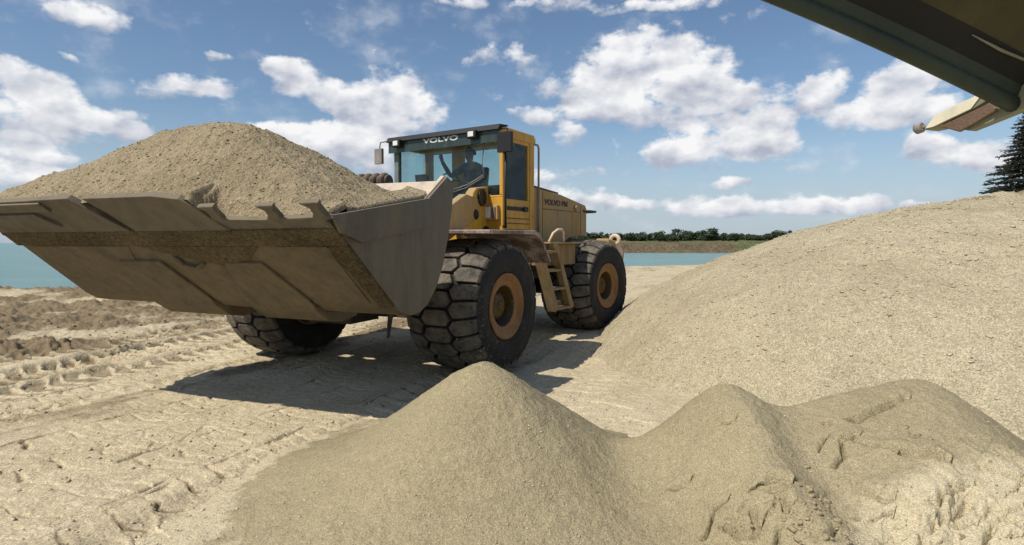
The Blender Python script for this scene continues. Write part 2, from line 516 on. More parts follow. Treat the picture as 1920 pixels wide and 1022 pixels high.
# loader frames: front axle at A, heading towards the camera's left; the rear frame is articulated
THF, THR, TRACK, WB = 0.387, 0.570, 3.34, 4.80
HF, LF = np.array([-math.sin(THF), -math.cos(THF), 0]), np.array([math.cos(THF), -math.sin(THF), 0])
HR, LR = np.array([-math.sin(THR), -math.cos(THR), 0]), np.array([math.cos(THR), -math.sin(THR), 0])
AX = np.array([-2.081, 9.08, 0])
JO = AX - HF * WB / 2
BX = JO - HR * WB / 2

SHX = [-300, -60, -30, -20, -12, -9.5, -8.0, -6.5, -5, 0, 5, 8.5, 14, 30, 60, 140, 300]
SHY = [60, 30, 24.5, 22, 21.8, 18.6, 17.6, 18.5, 22, 30, 38, 43, 46, 50, 70, 100, 160]


def ground_h(x, y):
    sd = np.interp(x, SHX, SHY) - y + fbm(x, y, 0.35, 3, 5) * 0.8
    r = np.hypot(x, y)
    h = fbm(x, y, 0.25, 4, 1) * 0.07 * sstep(r, 2, 8)
    berm = np.exp(-((sd - 2.6) / 2.2) ** 2) * sstep(-x, 8.5, 11.5)
    h = h + 0.16 * berm + 0.14 * np.exp(-((sd - 1.8) / 1.2) ** 2) * sstep(x, 4, 8)
    # the churned strip on the left, towards the lake
    dx, dy = x - AX[0], y - AX[1]
    lx = dx * LF[0] + dy * LF[1]
    hx = dx * HF[0] + dy * HF[1]
    churn = sstep(-lx, 4.6, 6.0) * sstep(y, 6, 9)
    d1, d2, cid = worley(x * 4.2, y * 4.2, 3)
    clod = sstep(d2 - d1, 0.02, 0.35) * cid
    n1 = fbm(x, y, 3.0, 5, 2, 0.6)
    rough = churn * (0.35 + 0.65 * sstep(fbm(x, y, 0.8, 3, 8), -0.4, 0.3))
    h = h + rough * (0.075 * clod + 0.16 * n1 + 0.05)
    h = h + (1 - churn) * 0.007 * fbm(x, y, 5, 4, 21, 0.6)
    cracks = np.zeros(x.shape)
    # lug prints pressed into the packed crust: shallow saw-toothed steps in rows
    for c0, w0, ph in ((-0.55, 0.34, 0.0), (0.12, 0.30, 0.45), (0.75, 0.34, 0.2), (1.45, 0.32, 0.7), (-2.35, 0.34, 0.4)):
        cc = c0 + 0.03 * (hx + 2) + 0.05 * n1
        u = (lx - cc) / w0
        m_ = 1 - sstep(np.abs(u), 0.9, 1.02)
        tt = hx / 0.31 + ph + 0.35 * np.abs(u) + 0.5 * fbm(x, y, 1.1, 3, 25) + 0.10 * fbm(x, y, 9, 3, 28)
        fr = tt - np.floor(tt)
        crk = np.exp(-(((fr - 0.5) * 0.31) / 0.017) ** 2)
        edge = np.exp(-(((np.abs(u) - 0.93) * w0) / 0.016) ** 2) * sstep(fbm(x, y, 2.2, 2, 29), -0.1, 0.2)
        keep_ = sstep(fbm(x, y, 0.9, 3, int(26 + c0 * 7)), -0.55, -0.05)
        dpc = (1 - churn) * keep_ * np.maximum(m_ * crk, edge) * (0.35 + 0.65 * sstep(fbm(x, y, 3.0, 2, 27), -0.3, 0.3))
        h = h - 0.034 * dpc + 0.008 * (1 - churn) * keep_ * m_ * (fr - 0.5)
        cracks = np.maximum(cracks, dpc)
    # broken plates and little steps pressed into the crust
    k1, k2, kc = worley(lx * 1.6 + 0.2 * n1, hx * 2.6 + 0.2 * n1, 23)
    h = h + (1 - churn) * (0.016 * (kc - 0.5) * sstep(k2 - k1, 0.0, 0.05) - 0.010 * (1 - sstep(k2 - k1, 0.0, 0.05))) * sstep(fbm(x, y, 0.9, 3, 24), -0.15, 0.25)
    # tyre ruts with lug prints, parallel to the loader's heading
    wob = fbm(x, y, 1.3, 3, 33)
    rutd = np.zeros(x.shape)
    for off, wd, dep, ph in ((-4.05, 0.50, 0.065, 0.0), (-3.0, 0.32, 0.035, 0.3),  (3.1, 0.5, 0.02, 0.2), (1.9, 0.42, 0.015, 0.45), (-5.3, 0.5, 0.07, 0.2), (-1.9, 0.3, 0.02, 0.2)):
        dep = dep * (0.45 + 0.9 * sstep(fbm(x, y, 0.55, 3, int(90 + off * 3)), -0.35, 0.35))
        c = off + 0.10 * np.sin(hx * 0.35 + ph * 9) + 0.03 * (hx + 2) + 0.07 * wob
        u = (lx - c) / wd
        inside = 1 - sstep(np.abs(u), 0.82, 1.05)
        lip = np.exp(-((np.abs(u) - 1.15) / 0.16) ** 2)
        t = hx / 0.27 + ph + np.abs(u) * 0.45 + 0.75 * fbm(x, y, 1.4, 3, 31)
        sq = np.abs((t % 1.0) - 0.5) * 2
        bar = sstep(sq + 0.30 * fbm(x, y, 6, 3, 35), 0.66, 0.80)
        rutd = rutd + inside * (0.55 if off < -2.5 else 0.1) * (1 - 0.7 * bar)
        row = np.abs(np.abs(u) - 0.45) < 0.08
        h = h + inside * (-dep + dep * 0.95 * bar + dep * 0.45 * fbm(x, y, 9, 3, 36, 0.7)) + lip * dep * 0.55 * (0.6 + 0.8 * vnoise(hx * 6, lx * 3, 5))
        h = h - inside * 0.008 * (~(bar > 0.5)) * row
    # shallow wheel-scraped arc beside the big pile
    q = (x - 1.0) + (y - 8) * 0.32
    h = h + 0.02 * np.exp(-((q - 0.9) / 0.05) ** 2) * sstep(y, 6, 7) * (1 - sstep(y, 9, 10))
    band = np.exp(-((lx + 1.55 - 0.03 * hx + 0.25 * fbm(x, y, 0.8, 3, 38)) / 0.75) ** 2) * sstep(y, 4, 6) * sstep(fbm(x, y, 0.9, 4, 40), -0.5, 0.15)
    h = h + band * (0.022 * fbm(x, y, 7, 4, 39, 0.7) + 0.02)
    rough = np.clip(rough + 0.7 * cracks + rutd + 0.42 * band + (1 - churn) * 0.35 * sstep(fbm(lx * 1.3, hx * 0.28, 1.0, 4, 37), 0.0, 0.45), 0, 1)
    # down to the lake bed
    h = h - 1.7 * sstep(-sd, -0.5, 3.5)
    return h, rough, sd


def pile_h(x, y):
    dx, dy = x - 9.5, y - 11.2
    ang = np.degrees(np.arctan2(dy, -dx))
    Rr = np.interp(ang, [-180, -90, -50, -28, -10, 0, 30, 90, 180], [9, 7.2, 8.2, 8.6, 8.3, 7.85, 7.55, 7.1, 9])
    Rr = Rr + fbm(x, y, 0.7, 3, 41) * 0.25
    d = np.maximum(Rr - np.hypot(dx, dy), -1)
    H = 3.08
    z = H * (1 - np.exp(-0.80 * np.maximum(d, 0) / H)) + np.minimum(d, 0) * 0.6
    z = z + fbm(x, y, 0.6, 4, 44) * 0.10 * sstep(d, 0.2, 2.0) + 0.035 * fbm(x, y, 4, 5, 47, 0.6)
    # slumps and ledges near the top on the right
    d1, d2, cid = worley(x * 1.1 + 0.3 * fbm(x, y, 2, 3, 50), y * 1.1, 52)
    z = z + 0.06 * (cid - 0.4) * sstep(d2 - d1, 0.03, 0.2) * sstep(x, 6.0, 7.8)
    return z


RX = [-3, -0.4, 0.4, 0.83, 1.0, 1.14, 1.365, 1.51, 1.62, 1.77, 1.92, 2.21, 2.55, 2.73, 2.88, 3.1, 3.36, 3.54, 4.2, 5.0]
RZ = [-0.9, -0.6, 0.05, 0.36, 0.45, 0.56, 0.765, 0.83, 0.775, 0.68, 0.675, 0.77, 0.84, 0.865, 0.85, 0.74, 0.575, 0.45, 0.15, -0.3]


def fore_h(x, y):
    r = np.hypot(x + 0.21, (y - 4.30))
    cone = 0.925 - 0.72 * (np.sqrt(r * r + 0.012) - 0.11)
    toe = 0.50 * np.exp(-((r - 0.0) / (1.38 + 0.16 * sstep(-x, 0.2, 1.4))) ** 2)
    k = 12.0
    cone = np.log(np.exp(k * cone) + np.exp(k * (toe - 0.06)) * 0.6) / k
    cone = np.minimum(cone, 0.93)
    xx = x + 0.05 * fbm(x, y, 1.5, 3, 61)
    Z = np.interp(xx.ravel(), RX, RZ).reshape(x.shape)
    Z2 = (np.interp((xx - 0.05).ravel(), RX, RZ) + np.interp((xx + 0.05).ravel(), RX, RZ)).reshape(x.shape)
    Z = (Z + Z2) / 3
    yc = 4.08 + 0.08 * np.sin(x * 2.2)
    dy = y - yc
    back = np.maximum(dy, 0)
    frt = np.maximum(-dy, 0)
    ridge = Z - 0.72 * (np.sqrt(back ** 2 + 0.006) - 0.077) - 0.40 * (np.sqrt(frt ** 2 + 0.02) - 0.14) - 0.04 * frt ** 2
    z = np.log(np.exp(k * cone) + np.exp(k * ridge)) / k
    z = z + fbm(x, y, 2.2, 4, 63) * 0.026 + 0.010 * fbm(x, y, 12, 4, 64, 0.65)
    f1, f2, fc = worley(x * 7 + 0.5 * fbm(x, y, 5, 2, 65), y * 4, 69)
    z = z + 0.010 * (fc - 0.5) * sstep(f2 - f1, 0.0, 0.3) * sstep(fbm(x, y, 1.7, 3, 70), 0.0, 0.3)
    # crusted, cracked part low on the right
    crust = sstep(ridge - cone, 0.0, 0.25) * sstep(4.0 - y + 0.30 * fbm(x, y, 1.3, 3, 66), 0.50, 0.80)
    wx, wy = x + 0.06 * fbm(x, y, 5, 3, 67), y + 0.06 * fbm(x, y, 5, 3, 68)
    d1, d2, cid = worley(wx * 4.5, wy * 5.5, 71)
    e = d2 - d1
    open_ = sstep(fbm(x, y, 1.9, 3, 72), -0.10, 0.22)
    part = sstep(fbm(x, y, 3.1, 2, 73), -0.12, 0.2)
    z = z - crust * open_ * part * 0.075 * (1 - sstep(e, 0.02, 0.12))
    z = z + crust * open_ * 0.060 * (cid - 0.35)
    g1, g2, gc = worley(wx * 2.3 + 3, wy * 2.9, 81)
    brk = crust * sstep(fbm(x, y, 1.4, 3, 82), -0.18, 0.12)
    z = z - brk * 0.11 * (1 - sstep(g2 - g1, 0.01, 0.06)) * part + brk * 0.05 * (gc - 0.5)
    e1, e2, c2 = worley(wx * 13, wy * 14, 75)
    pat = sstep(fbm(x, y, 2.6, 3, 76), 0.10, 0.35)
    z = z + crust * pat * (0.034 * c2 * sstep(e2 - e1, 0.03, 0.3) - 0.016)
    dry = sstep(ridge - cone, 0.0, 0.25) * sstep(4.0 - y + 0.45 * fbm(x, y, 1.1, 4, 79), 0.35, 1.1) * sstep(x + 0.5 * fbm(x, y, 1.5, 3, 77), 1.2, 2.4) + 0.35 * sstep(r, 1.5, 1.9) * (1 - sstep(x, 0, 0.5))
    return z, dry, ridge > cone


def carve(x, y, z, pts, w, dep, side=0.0):
    x, y = x + 0.020 * fbm(x, y, 8, 3, 111), y + 0.020 * fbm(x, y, 8, 3, 112)
    w = w * (1 + 0.5 * fbm(x, y, 9, 2, 113))
    # a slump edge along a polyline: steep on one side, eased on the other
    best = np.full(x.shape, 9.0)
    sgn = np.zeros(x.shape)
    sgn_y = np.zeros(x.shape)
    for (x0, y0), (x1, y1) in zip(pts[:-1], pts[1:]):
        vx, vy = x1 - x0, y1 - y0
        L2 = vx * vx + vy * vy
        t = np.clip(((x - x0) * vx + (y - y0) * vy) / L2, 0, 1)
        px, py = x0 + t * vx, y0 + t * vy
        d = np.hypot(x - px, y - py)
        s = (x - x0) * vy - (y - y0) * vx
        nb = d < best
        best = np.where(nb, d, best)
        sgn_y = np.where(nb, np.sign(y - py), sgn_y)
        sgn = np.where(nb, -np.sign(y - py), sgn)
    z = z - dep * np.exp(-(best / w) ** 2)
    z = z + side * np.exp(-(best / (w * 3.0)) ** 2) * (sgn < 0)
    flat = abs(pts[-1][0] - pts[0][0]) / (abs(pts[-1][1] - pts[0][1]) + 0.02)
    over = -2.1 * w * min(1.0, flat) * np.exp(-(best / (w * 2.4)) ** 2) * (sgn_y > 0)
    return z, over


def grid_mesh(name, X, Y, Z, mat, attrs=None, keep=None, fmask=None):
    ny, nx = X.shape
    vid = np.arange(nx * ny).reshape(ny, nx)
    q = np.stack([vid[:-1, :-1], vid[:-1, 1:], vid[1:, 1:], vid[1:, :-1]], -1).reshape(-1, 4)
    if keep is not None:
        kf = (keep[:-1, :-1] | keep[:-1, 1:] | keep[1:, 1:] | keep[1:, :-1]).ravel()
        if fmask is not None:
            kf = kf & fmask[:-1, :-1].ravel()
        q = q[kf]
        used = np.zeros(nx * ny, bool)
        used[q.ravel()] = True
        remap = np.cumsum(used) - 1
        q = remap[q]
    else:
        used = np.ones(nx * ny, bool)
    co = np.stack([X.ravel(), Y.ravel(), Z.ravel()], 1)[used]
    me = bpy.data.meshes.new(name)
    me.vertices.add(len(co))
    me.vertices.foreach_set('co', co.astype(np.float32).ravel())
    me.loops.add(len(q) * 4)
    me.loops.foreach_set('vertex_index', q.astype(np.int32).ravel())
    me.polygons.add(len(q))
    me.polygons.foreach_set('loop_start', np.arange(0, len(q) * 4, 4, dtype=np.int32))
    me.polygons.foreach_set('loop_total', np.full(len(q), 4, dtype=np.int32))
    me.polygons.foreach_set('use_smooth', np.ones(len(q), bool))
    me.update(calc_edges=True)
    for k_, v_ in (attrs or {}).items():
        at = me.attributes.new(k_, 'FLOAT', 'POINT')
        at.data.foreach_set('value', v_.ravel()[used].astype(np.float32))
    me.materials.append(mat)
    o = bpy.data.objects.new(name, me)
    COL.objects.link(o)
    return o


def tag(o, label=None, cat=None, group=None, kind=None):
    if label:
        o['label'] = label
    if cat:
        o['category'] = cat
    if group:
        o['group'] = group
    if kind:
        o['kind'] = kind
    return o


# ---- ground sheet: one polar mesh, finer in front of the camera, out to the horizon
inner = np.linspace(-56, 56, 1050)
outer = np.linspace(58, 302, 60)[1:]
ang = np.radians(np.concatenate([inner, outer]))
rad = np.concatenate([[0.3, 0.8, 1.4, 2.0], np.geomspace(2.4, 13, 900), np.geomspace(13.06, 60, 330), np.geomspace(62, 3000, 50)])
AA, RR = np.meshgrid(ang, rad)
X, Y = RR * np.sin(AA), RR * np.cos(AA)
Z, rough, sd = ground_h(X, Y)
Z = np.where(RR > 200, np.minimum(Z, -2.5), Z)
g = grid_mesh('ground', X, Y, Z, M['ground'], {'rough': rough})
tag(g, 'pale packed sand ground with tyre ruts running to the lake shore', None, None, 'structure')

# ---- water: a sheet reaching the horizon
WATER_Z = -1.2
yy = np.array([8, 20, 40, 80, 160, 400, 1000, 3500.0])
xx = np.linspace(-3500, 3500, 29)
XX, YY = np.meshgrid(xx, yy)
wobj = grid_mesh('lake_water', XX, YY, np.full(XX.shape, WATER_Z), M['water'])
tag(wobj, 'calm teal lake water behind the loader', None, None, 'structure')

# ---- far bank
bx = np.linspace(-40, 420, 700)
by = np.concatenate([np.linspace(0, 14, 36), np.linspace(14.5, 120, 50)])
XX, DD = np.meshgrid(bx, by)
base = 168 + (XX - 40) * 0.06 + 5 * fbm(XX, XX * 0, 0.03, 3, 81) + 60 * sstep(-XX, -5, 40)
YY = base + DD
Z = -1.6 + 0.9 * sstep(DD, 0, 2.5) + (2.1 + 0.7 * fbm(XX, YY, 0.06, 3, 82)) * sstep(DD + 2.0 * fbm(XX, YY, 0.12, 4, 83), 4.0, 8.0) + 0.018 * DD + 0.35 * fbm(XX, YY, 0.3, 4, 84)
cl = sstep(DD + 2 * fbm(XX, YY, 0.15, 3, 85), 1, 4) * (1 - sstep(DD + 3 * fbm(XX, YY, 0.1, 3, 86), 8, 12))
cl = np.clip(cl * (1.0 * sstep(fbm(XX, YY, 0.09, 4, 87), -0.2, 0.25)) + 1.0 * (1 - sstep(DD, 1, 3)), 0, 1)
bk = grid_mesh('far_bank', XX, YY, Z, M['bank'], {'rough': cl})
tag(bk, 'low grassy bank with brown eroded edge across the lake', None, None, 'structure')

# ---- big gravel pile on the right
xs = np.concatenate([np.arange(0.4, 9.0, 0.022), np.arange(9.0, 19, 0.12)])
ys = np.concatenate([np.arange(2.2, 4.2, 0.08), np.arange(4.2, 13.0, 0.024), np.arange(13, 20, 0.08)])
X, Y = np.meshgrid(xs, ys)
Z = pile_h(X, Y)
G, _, _ = ground_h(X, Y)
dmp = 0.95 * sstep(Z + 0.30 * fbm(X, Y, 0.8, 4, 48), 2.45, 2.85) + 0.60 * sstep(fbm(X * 0.6, Y, 0.5, 4, 49), 0.15, 0.55) * sstep(X, 4.5, 7.0)
gp = grid_mesh('gravel_pile', X, Y, Z, M['gravel'], {'dampness': np.clip(dmp, 0, 1)}, keep=Z > G - 0.15)
tag(gp, 'huge pale gravel heap rising to the right edge behind the small sand piles', 'gravel pile')

# ---- foreground sand piles
xs = np.concatenate([np.arange(-2.6, 0.7, 0.0105), np.arange(0.7, 3.2, 0.0075), np.arange(3.2, 4.6, 0.0105)])
ys = np.concatenate([np.arange(1.7, 2.4, 0.0105), np.arange(2.4, 4.2, 0.0075), np.arange(4.2, 4.75, 0.0105), np.arange(4.75, 6.2, 0.03)])
X, Y = np.meshgrid(xs, ys)
Z, dry, isr = fore_h(X, Y)
# slump ledges and cracks on the face of the right-hand mound
# (x, y) lines of the slump edges and shrinkage cracks, width, depth (m)
CRACKS = [([(2.005, 3.183), (2.021, 3.156), (2.078, 3.155)], 0.01, 0.05), ([(1.859, 3.111), (1.903, 3.102), (1.965, 3.11), (2.035, 3.115), (2.032, 3.086)], 0.01, 0.05), ([(2.198, 3.06), (2.227, 3.051), (2.282, 3.089), (2.319, 3.092), (2.384, 3.142), (2.47, 3.151)], 0.014, 0.09), ([(2.34, 3.092), (2.418, 3.109)], 0.01, 0.05), ([(2.014, 2.89), (2.04, 2.9), (2.06, 2.935), (2.119, 2.933), (2.15, 2.984)], 0.014, 0.09), ([(2.396, 2.987), (2.427, 2.974), (2.484, 3.022)], 0.011, 0.07), ([(2.491, 2.995), (2.503, 2.959), (2.551, 2.977), (2.594, 2.98)], 0.013, 0.08), ([(2.256, 3.01), (2.255, 2.953), (2.356, 2.952)], 0.011, 0.06), ([(1.851, 2.932), (1.905, 2.975)], 0.01, 0.05), ([(2.463, 2.868), (2.5, 2.873)], 0.014, 0.07), ([(2.0, 3.03), (2.032, 3.026)], 0.009, 0.03), ([(1.643, 2.95), (1.6, 2.908)], 0.012, 0.05), ([(2.088, 2.868), (2.126, 2.866)], 0.009, 0.04), ([(0.992, 3.583), (1.084, 3.584)], 0.018, 0.09), ([(1.434, 3.26), (1.498, 3.227)], 0.028, 0.13), ([(1.184, 3.206), (1.217, 3.148), (1.287, 3.082)], 0.026, 0.14), ([(1.146, 3.31), (1.1, 3.237), (1.059, 3.208)], 0.013, 0.08), ([(1.439, 3.12), (1.427, 3.055)], 0.013, 0.07), ([(1.472, 3.063), (1.447, 3.042)], 0.013, 0.07), ([(2.001, 3.563), (1.973, 3.487), (1.896, 3.431)], 0.013, 0.09), ([(2.035, 3.592), (2.104, 3.615)], 0.016, 0.08), ([(2.088, 3.566), (2.154, 3.492), (2.283, 3.452)], 0.012, 0.06), ([(2.285, 3.427), (2.341, 3.38), (2.408, 3.362), (2.436, 3.304)], 0.02, 0.12), ([(2.187, 3.73), (2.351, 3.783), (2.562, 3.87)], 0.022, 0.1), ([(1.412, 3.192), (1.467, 3.133)], 0.01, 0.05), ([(1.345, 2.949), (1.372, 2.987)], 0.014, 0.07), ([(1.214, 3.309), (1.168, 3.325)], 0.014, 0.06), ([(1.305, 3.155), (1.293, 3.097)], 0.016, 0.07), ([(2.016, 3.755), (2.027, 3.741)], 0.012, 0.05), ([(1.378, 3.731), (1.407, 3.724)], 0.012, 0.04), ([(1.869, 3.553), (1.953, 3.634)], 0.01, 0.03)]
YO = np.zeros(Y.shape)
for pts_, w_, d_ in CRACKS:
    Z, o_ = carve(X, Y, Z, pts_, w_ * 1.1, d_, d_ * 0.28)
    YO = np.minimum(YO, o_)
G, _, _ = ground_h(X, Y)
dry = np.clip(np.maximum(dry, (1 - sstep(Z - G + 0.05 * fbm(X, Y, 3, 3, 78), -0.02, 0.10)) * (X < 0.9)), 0, 1)
vis = Z > G - 0.10
c1 = grid_mesh('sand_pile', X, Y + YO, Z, M['damp'], {'dry': dry}, keep=vis, fmask=X < 0.87)
tag(c1, 'smooth pointed cone of damp sand in the middle foreground', 'sand pile')
c2 = grid_mesh('sand_pile', X, Y + YO, Z, M['damp'], {'dry': dry}, keep=vis, fmask=X >= 0.87)
tag(c2, 'lumpy double-humped sand mound with a cracked pale crust, bottom right', 'sand pile')

# ------------------------------------------------------------------ mesh builder


class MB:
    def __init__(s):
        s.v, s.f, s.sm = [], [], []

    def add(s, v, f, smooth_=False):
        o = len(s.v)
        s.v += [tuple(p) for p in v]
        s.f += [tuple(i + o for i in q) for q in f]
        s.sm += [smooth_] * len(f)
        return s

    def box(s, x0, x1, y0, y1, z0, z1):
        v = [(x, y, z) for x in (x0, x1) for y in (y0, y1) for z in (z0, z1)]
        return s.add(v, [(0, 1, 3, 2), (4, 6, 7, 5), (0, 4, 5, 1), (2, 3, 7, 6), (0, 2, 6, 4), (1, 5, 7, 3)])

    def prism(s, poly, y0, y1, axis='y'):
        # poly: list of 2D points in the plane normal to axis
        def mk(p, t):
            return (p[0], t, p[1]) if axis == 'y' else ((t, p[0], p[1]) if axis == 'x' else (p[0], p[1], t))
        n = len(poly)
        v = [mk(p, y0) for p in poly] + [mk(p, y1) for p in poly]
        f = [tuple(range(n)), tuple(range(2 * n - 1, n - 1, -1))]
        f += [(i, i + n, (i + 1) % n + n, (i + 1) % n) for i in range(n)]
        return s.add(v, f)

    def tube(s, pts, r, n=10, caps=True):
        pts = [Vector(p) for p in pts]
        rr = r if isinstance(r, (list, tuple)) else [r] * len(pts)
        rings = []
        t0 = (pts[1] - pts[0]).normalized()
        up = Vector((0, 0, 1)) if abs(t0.z) < 0.9 else Vector((1, 0, 0))
        u = t0.cross(up).normalized()
        v = []
        for i, p in enumerate(pts):
            a_ = pts[max(i - 1, 0)]
            b_ = pts[min(i + 1, len(pts) - 1)]
            t = (b_ - a_).normalized()
            u = (u - t * u.dot(t)).normalized()
            w = t.cross(u)
            for k_ in range(n):
                q = 2 * math.pi * k_ / n
                v.append(p + (u * math.cos(q) + w * math.sin(q)) * rr[i])
        f = []
        for i in range(len(pts) - 1):
            for k_ in range(n):
                a0, a1 = i * n + k_, i * n + (k_ + 1) % n
                f.append((a0, a1, a1 + n, a0 + n))
        s.add(v, f, True)
        if caps:
            o = len(s.v) - len(v)
            s.f += [tuple(o + k_ for k_ in range(n - 1, -1, -1)), tuple(o + (len(pts) - 1) * n + k_ for k_ in range(n))]
            s.sm += [False, False]
        return s

    def lathe(s, prof, n=48, c=(0, 0, 0)):
        # profile (y, r) about the y axis
        v, f = [], []
        for (y, r) in prof:
            for k_ in range(n):
                q = 2 * math.pi * k_ / n
                v.append((c[0] + r * math.cos(q), c[1] + y, c[2] + r * math.sin(q)))
        for i in range(len(prof) - 1):
            for k_ in range(n):
                a0, a1 = i * n + k_, i * n + (k_ + 1) % n
                f.append((a0, a0 + n, a1 + n, a1))
        return s.add(v, f, True)

    def quad3(s, poly3, thick, nrm):
        # a flat polygon in 3D given thickness along nrm
        nrm = Vector(nrm)
        n = len(poly3)
        v = [Vector(p) for p in poly3] + [Vector(p) + nrm * thick for p in poly3]
        f = [tuple(range(n - 1, -1, -1)), tuple(range(n, 2 * n))]
        f += [(i, (i + 1) % n, (i + 1) % n + n, i + n) for i in range(n)]
        return s.add(v, f)


def frame_pt(p, fr):
    if fr == 'f':
        return Vector(AX + HF * p[0] + LF * p[1]) + Vector((0, 0, p[2]))
    if fr == 'r':
        return Vector(BX + HR * p[0] + LR * p[1]) + Vector((0, 0, p[2]))
    return Vector(p)


def wloc(o):
    p = Vector((0, 0, 0))
    while o is not None:
        p += o.location
        o = o.parent
    return p


def build(name, mb, mat, parent=None, fr=None, bevel=0.0, seg=2):
    org = wloc(parent)
    me = bpy.data.meshes.new(name)
    me.from_pydata([tuple(frame_pt(p, fr) - org) for p in mb.v], [], mb.f)
    me.polygons.foreach_set('use_smooth', mb.sm)
    me.materials.append(mat)
    me.update()
    import bmesh
    bm = bmesh.new()
    bm.from_mesh(me)
    bmesh.ops.recalc_face_normals(bm, faces=bm.faces)
    bm.to_mesh(me)
    bm.free()
    o = bpy.data.objects.new(name, me)
    COL.objects.link(o)
    o.parent = parent
    if bevel:
        bv = o.modifiers.new('bevel', 'BEVEL')
        bv.width = bevel
        bv.segments = seg
        bv.limit_method = 'ANGLE'
        bv.angle_limit = R(40)
    return o


def empty(name, loc):
    o = bpy.data.objects.new(name, None)
    o.location = loc
    o.empty_display_size = 0.3
    COL.objects.link(o)
    return o


# ------------------------------------------------------------------ wheel loader
loader = empty('wheel_loader', tuple(JO))
tag(loader, 'big dusty yellow wheel loader carrying a heaped bucket of sand', 'wheel loader')

# tyre mesh, axle along local y, outer face towards +y
TR, TW = 0.94, 0.60


def tyre_mesh():
    nu, nv = 1000, 120
    # cross-section: param s in [-1,1] over the tread, then sidewalls
    sec = []
    for i in range(nv + 1):
        s_ = -1 + 2 * i / nv
        sec.append(s_)
    pr = []
    for s_ in np.linspace(-1.0, 1.0, nv):
        y = 0.50 * s_
        r = TR - 0.020 * abs(s_) ** 2 - 0.055 * abs(s_) ** 6
        pr.append((y, r, s_, 1.0))
    side = [(0.545, 0.848, 1.10, 1.0), (0.562, 0.82, 1.16, 0.7), (0.567, 0.785, 1.2, 0.0), (0.560, 0.775, 1.25, 0), (0.574, 0.70, 1.3, 0), (0.574, 0.62, 1.4, 0), (0.566, 0.60, 1.42, 0), (0.568, 0.57, 1.45, 0), (0.550, 0.51, 1.5, 0), (0.53, 0.475, 1.6, 0), (0.52, 0.465, 1.62, 0), (0.50, 0.45, 1.7, 0), (0.47, 0.43, 1.8, 0)]
    pr = [(-y, r, -s_, w) for (y, r, s_, w) in reversed(side)] + pr + side
    pr = np.array(pr)
    U, V = np.meshgrid(np.linspace(0, 1, nu, endpoint=False), np.arange(len(pr)))
    y, r, s_, w = (pr[V, k_] for k_ in range(4))
    NL = 24.0
    # three staggered rows of blocks: cells of a stretched voronoi pattern
    pts = []
    t = U * NL
    d1 = np.full(t.shape, 99.0)
    d2 = np.full(t.shape, 99.0)
    for vc, off in ((-0.86, 0.5), (0.0, 0.0), (0.86, 0.5)):
        for k_ in (-1, 0, 1):
            tc_ = np.floor(t - off + 0.5) + off + k_
            skew = 0.22 * np.sign(vc)
            du = t - tc_ - skew * (s_ - vc)
            dv = (s_ - vc) * 1.3
            d = np.hypot(du, dv)
            n_ = d < d1
            d2 = np.where(n_, d1, np.minimum(d2, d))
            d1 = np.where(n_, d, d1)
    e = d2 - d1
    lug = sstep(e, 0.115, 0.145)
    lug = np.where(w > 0.01, lug, 0.0) * w + (1 - w) * 0
    groove = (1 - sstep(e, 0.115, 0.145)) * w
    r = r - groove * 0.055 * (1 - 0.4 * (np.abs(s_) > 1.0))
    y = y - groove * 0.035 * np.sign(y) * (np.abs(s_) > 0.95)
    r = r + 0.004 * (vnoise(U * 300, s_ * 9, 3) - 0.5) * (w > 0)
    th = U * 2 * math.pi
    co = np.stack([r * np.cos(th), y, r * np.sin(th)], -1)
    ns = len(pr)
    vid = np.arange(nu * ns).reshape(ns, nu)
    q = np.stack([vid[:-1], vid[1:], np.roll(vid[1:], -1, 1), np.roll(vid[:-1], -1, 1)], -1).reshape(-1, 4)
    me = bpy.data.meshes.new('tyre')
    me.vertices.add(nu * ns)
    me.vertices.foreach_set('co', co.astype(np.float32).ravel())
    me.loops.add(len(q) * 4)
    me.loops.foreach_set('vertex_index', q.astype(np.int32).ravel())
    me.polygons.add(len(q))
    me.polygons.foreach_set('loop_start', np.arange(0, len(q) * 4, 4, dtype=np.int32))
    me.polygons.foreach_set('loop_total', np.full(len(q), 4, dtype=np.int32))
    me.polygons.foreach_set('use_smooth', np.ones(len(q), bool))
    me.update(calc_edges=True)
    at = me.attributes.new('lug', 'FLOAT', 'POINT')
    at.data.foreach_set('value', (lug * (w > 0.5) + 0.0).astype(np.float32).ravel())
    me.set_sharp_from_angle(angle=R(28))
    me.materials.append(M['rubber'])
    return me


tyre_me = tyre_mesh()


def local_mesh(name, mb, mat):
    import bmesh
    me = bpy.data.meshes.new(name)
    me.from_pydata(mb.v, [], mb.f)
    me.polygons.foreach_set('use_smooth', mb.sm)
    me.materials.append(mat)
    bm = bmesh.new()
    bm.from_mesh(me)
    bmesh.ops.recalc_face_normals(bm, faces=bm.faces)
    bm.to_mesh(me)
    bm.free()
    return me


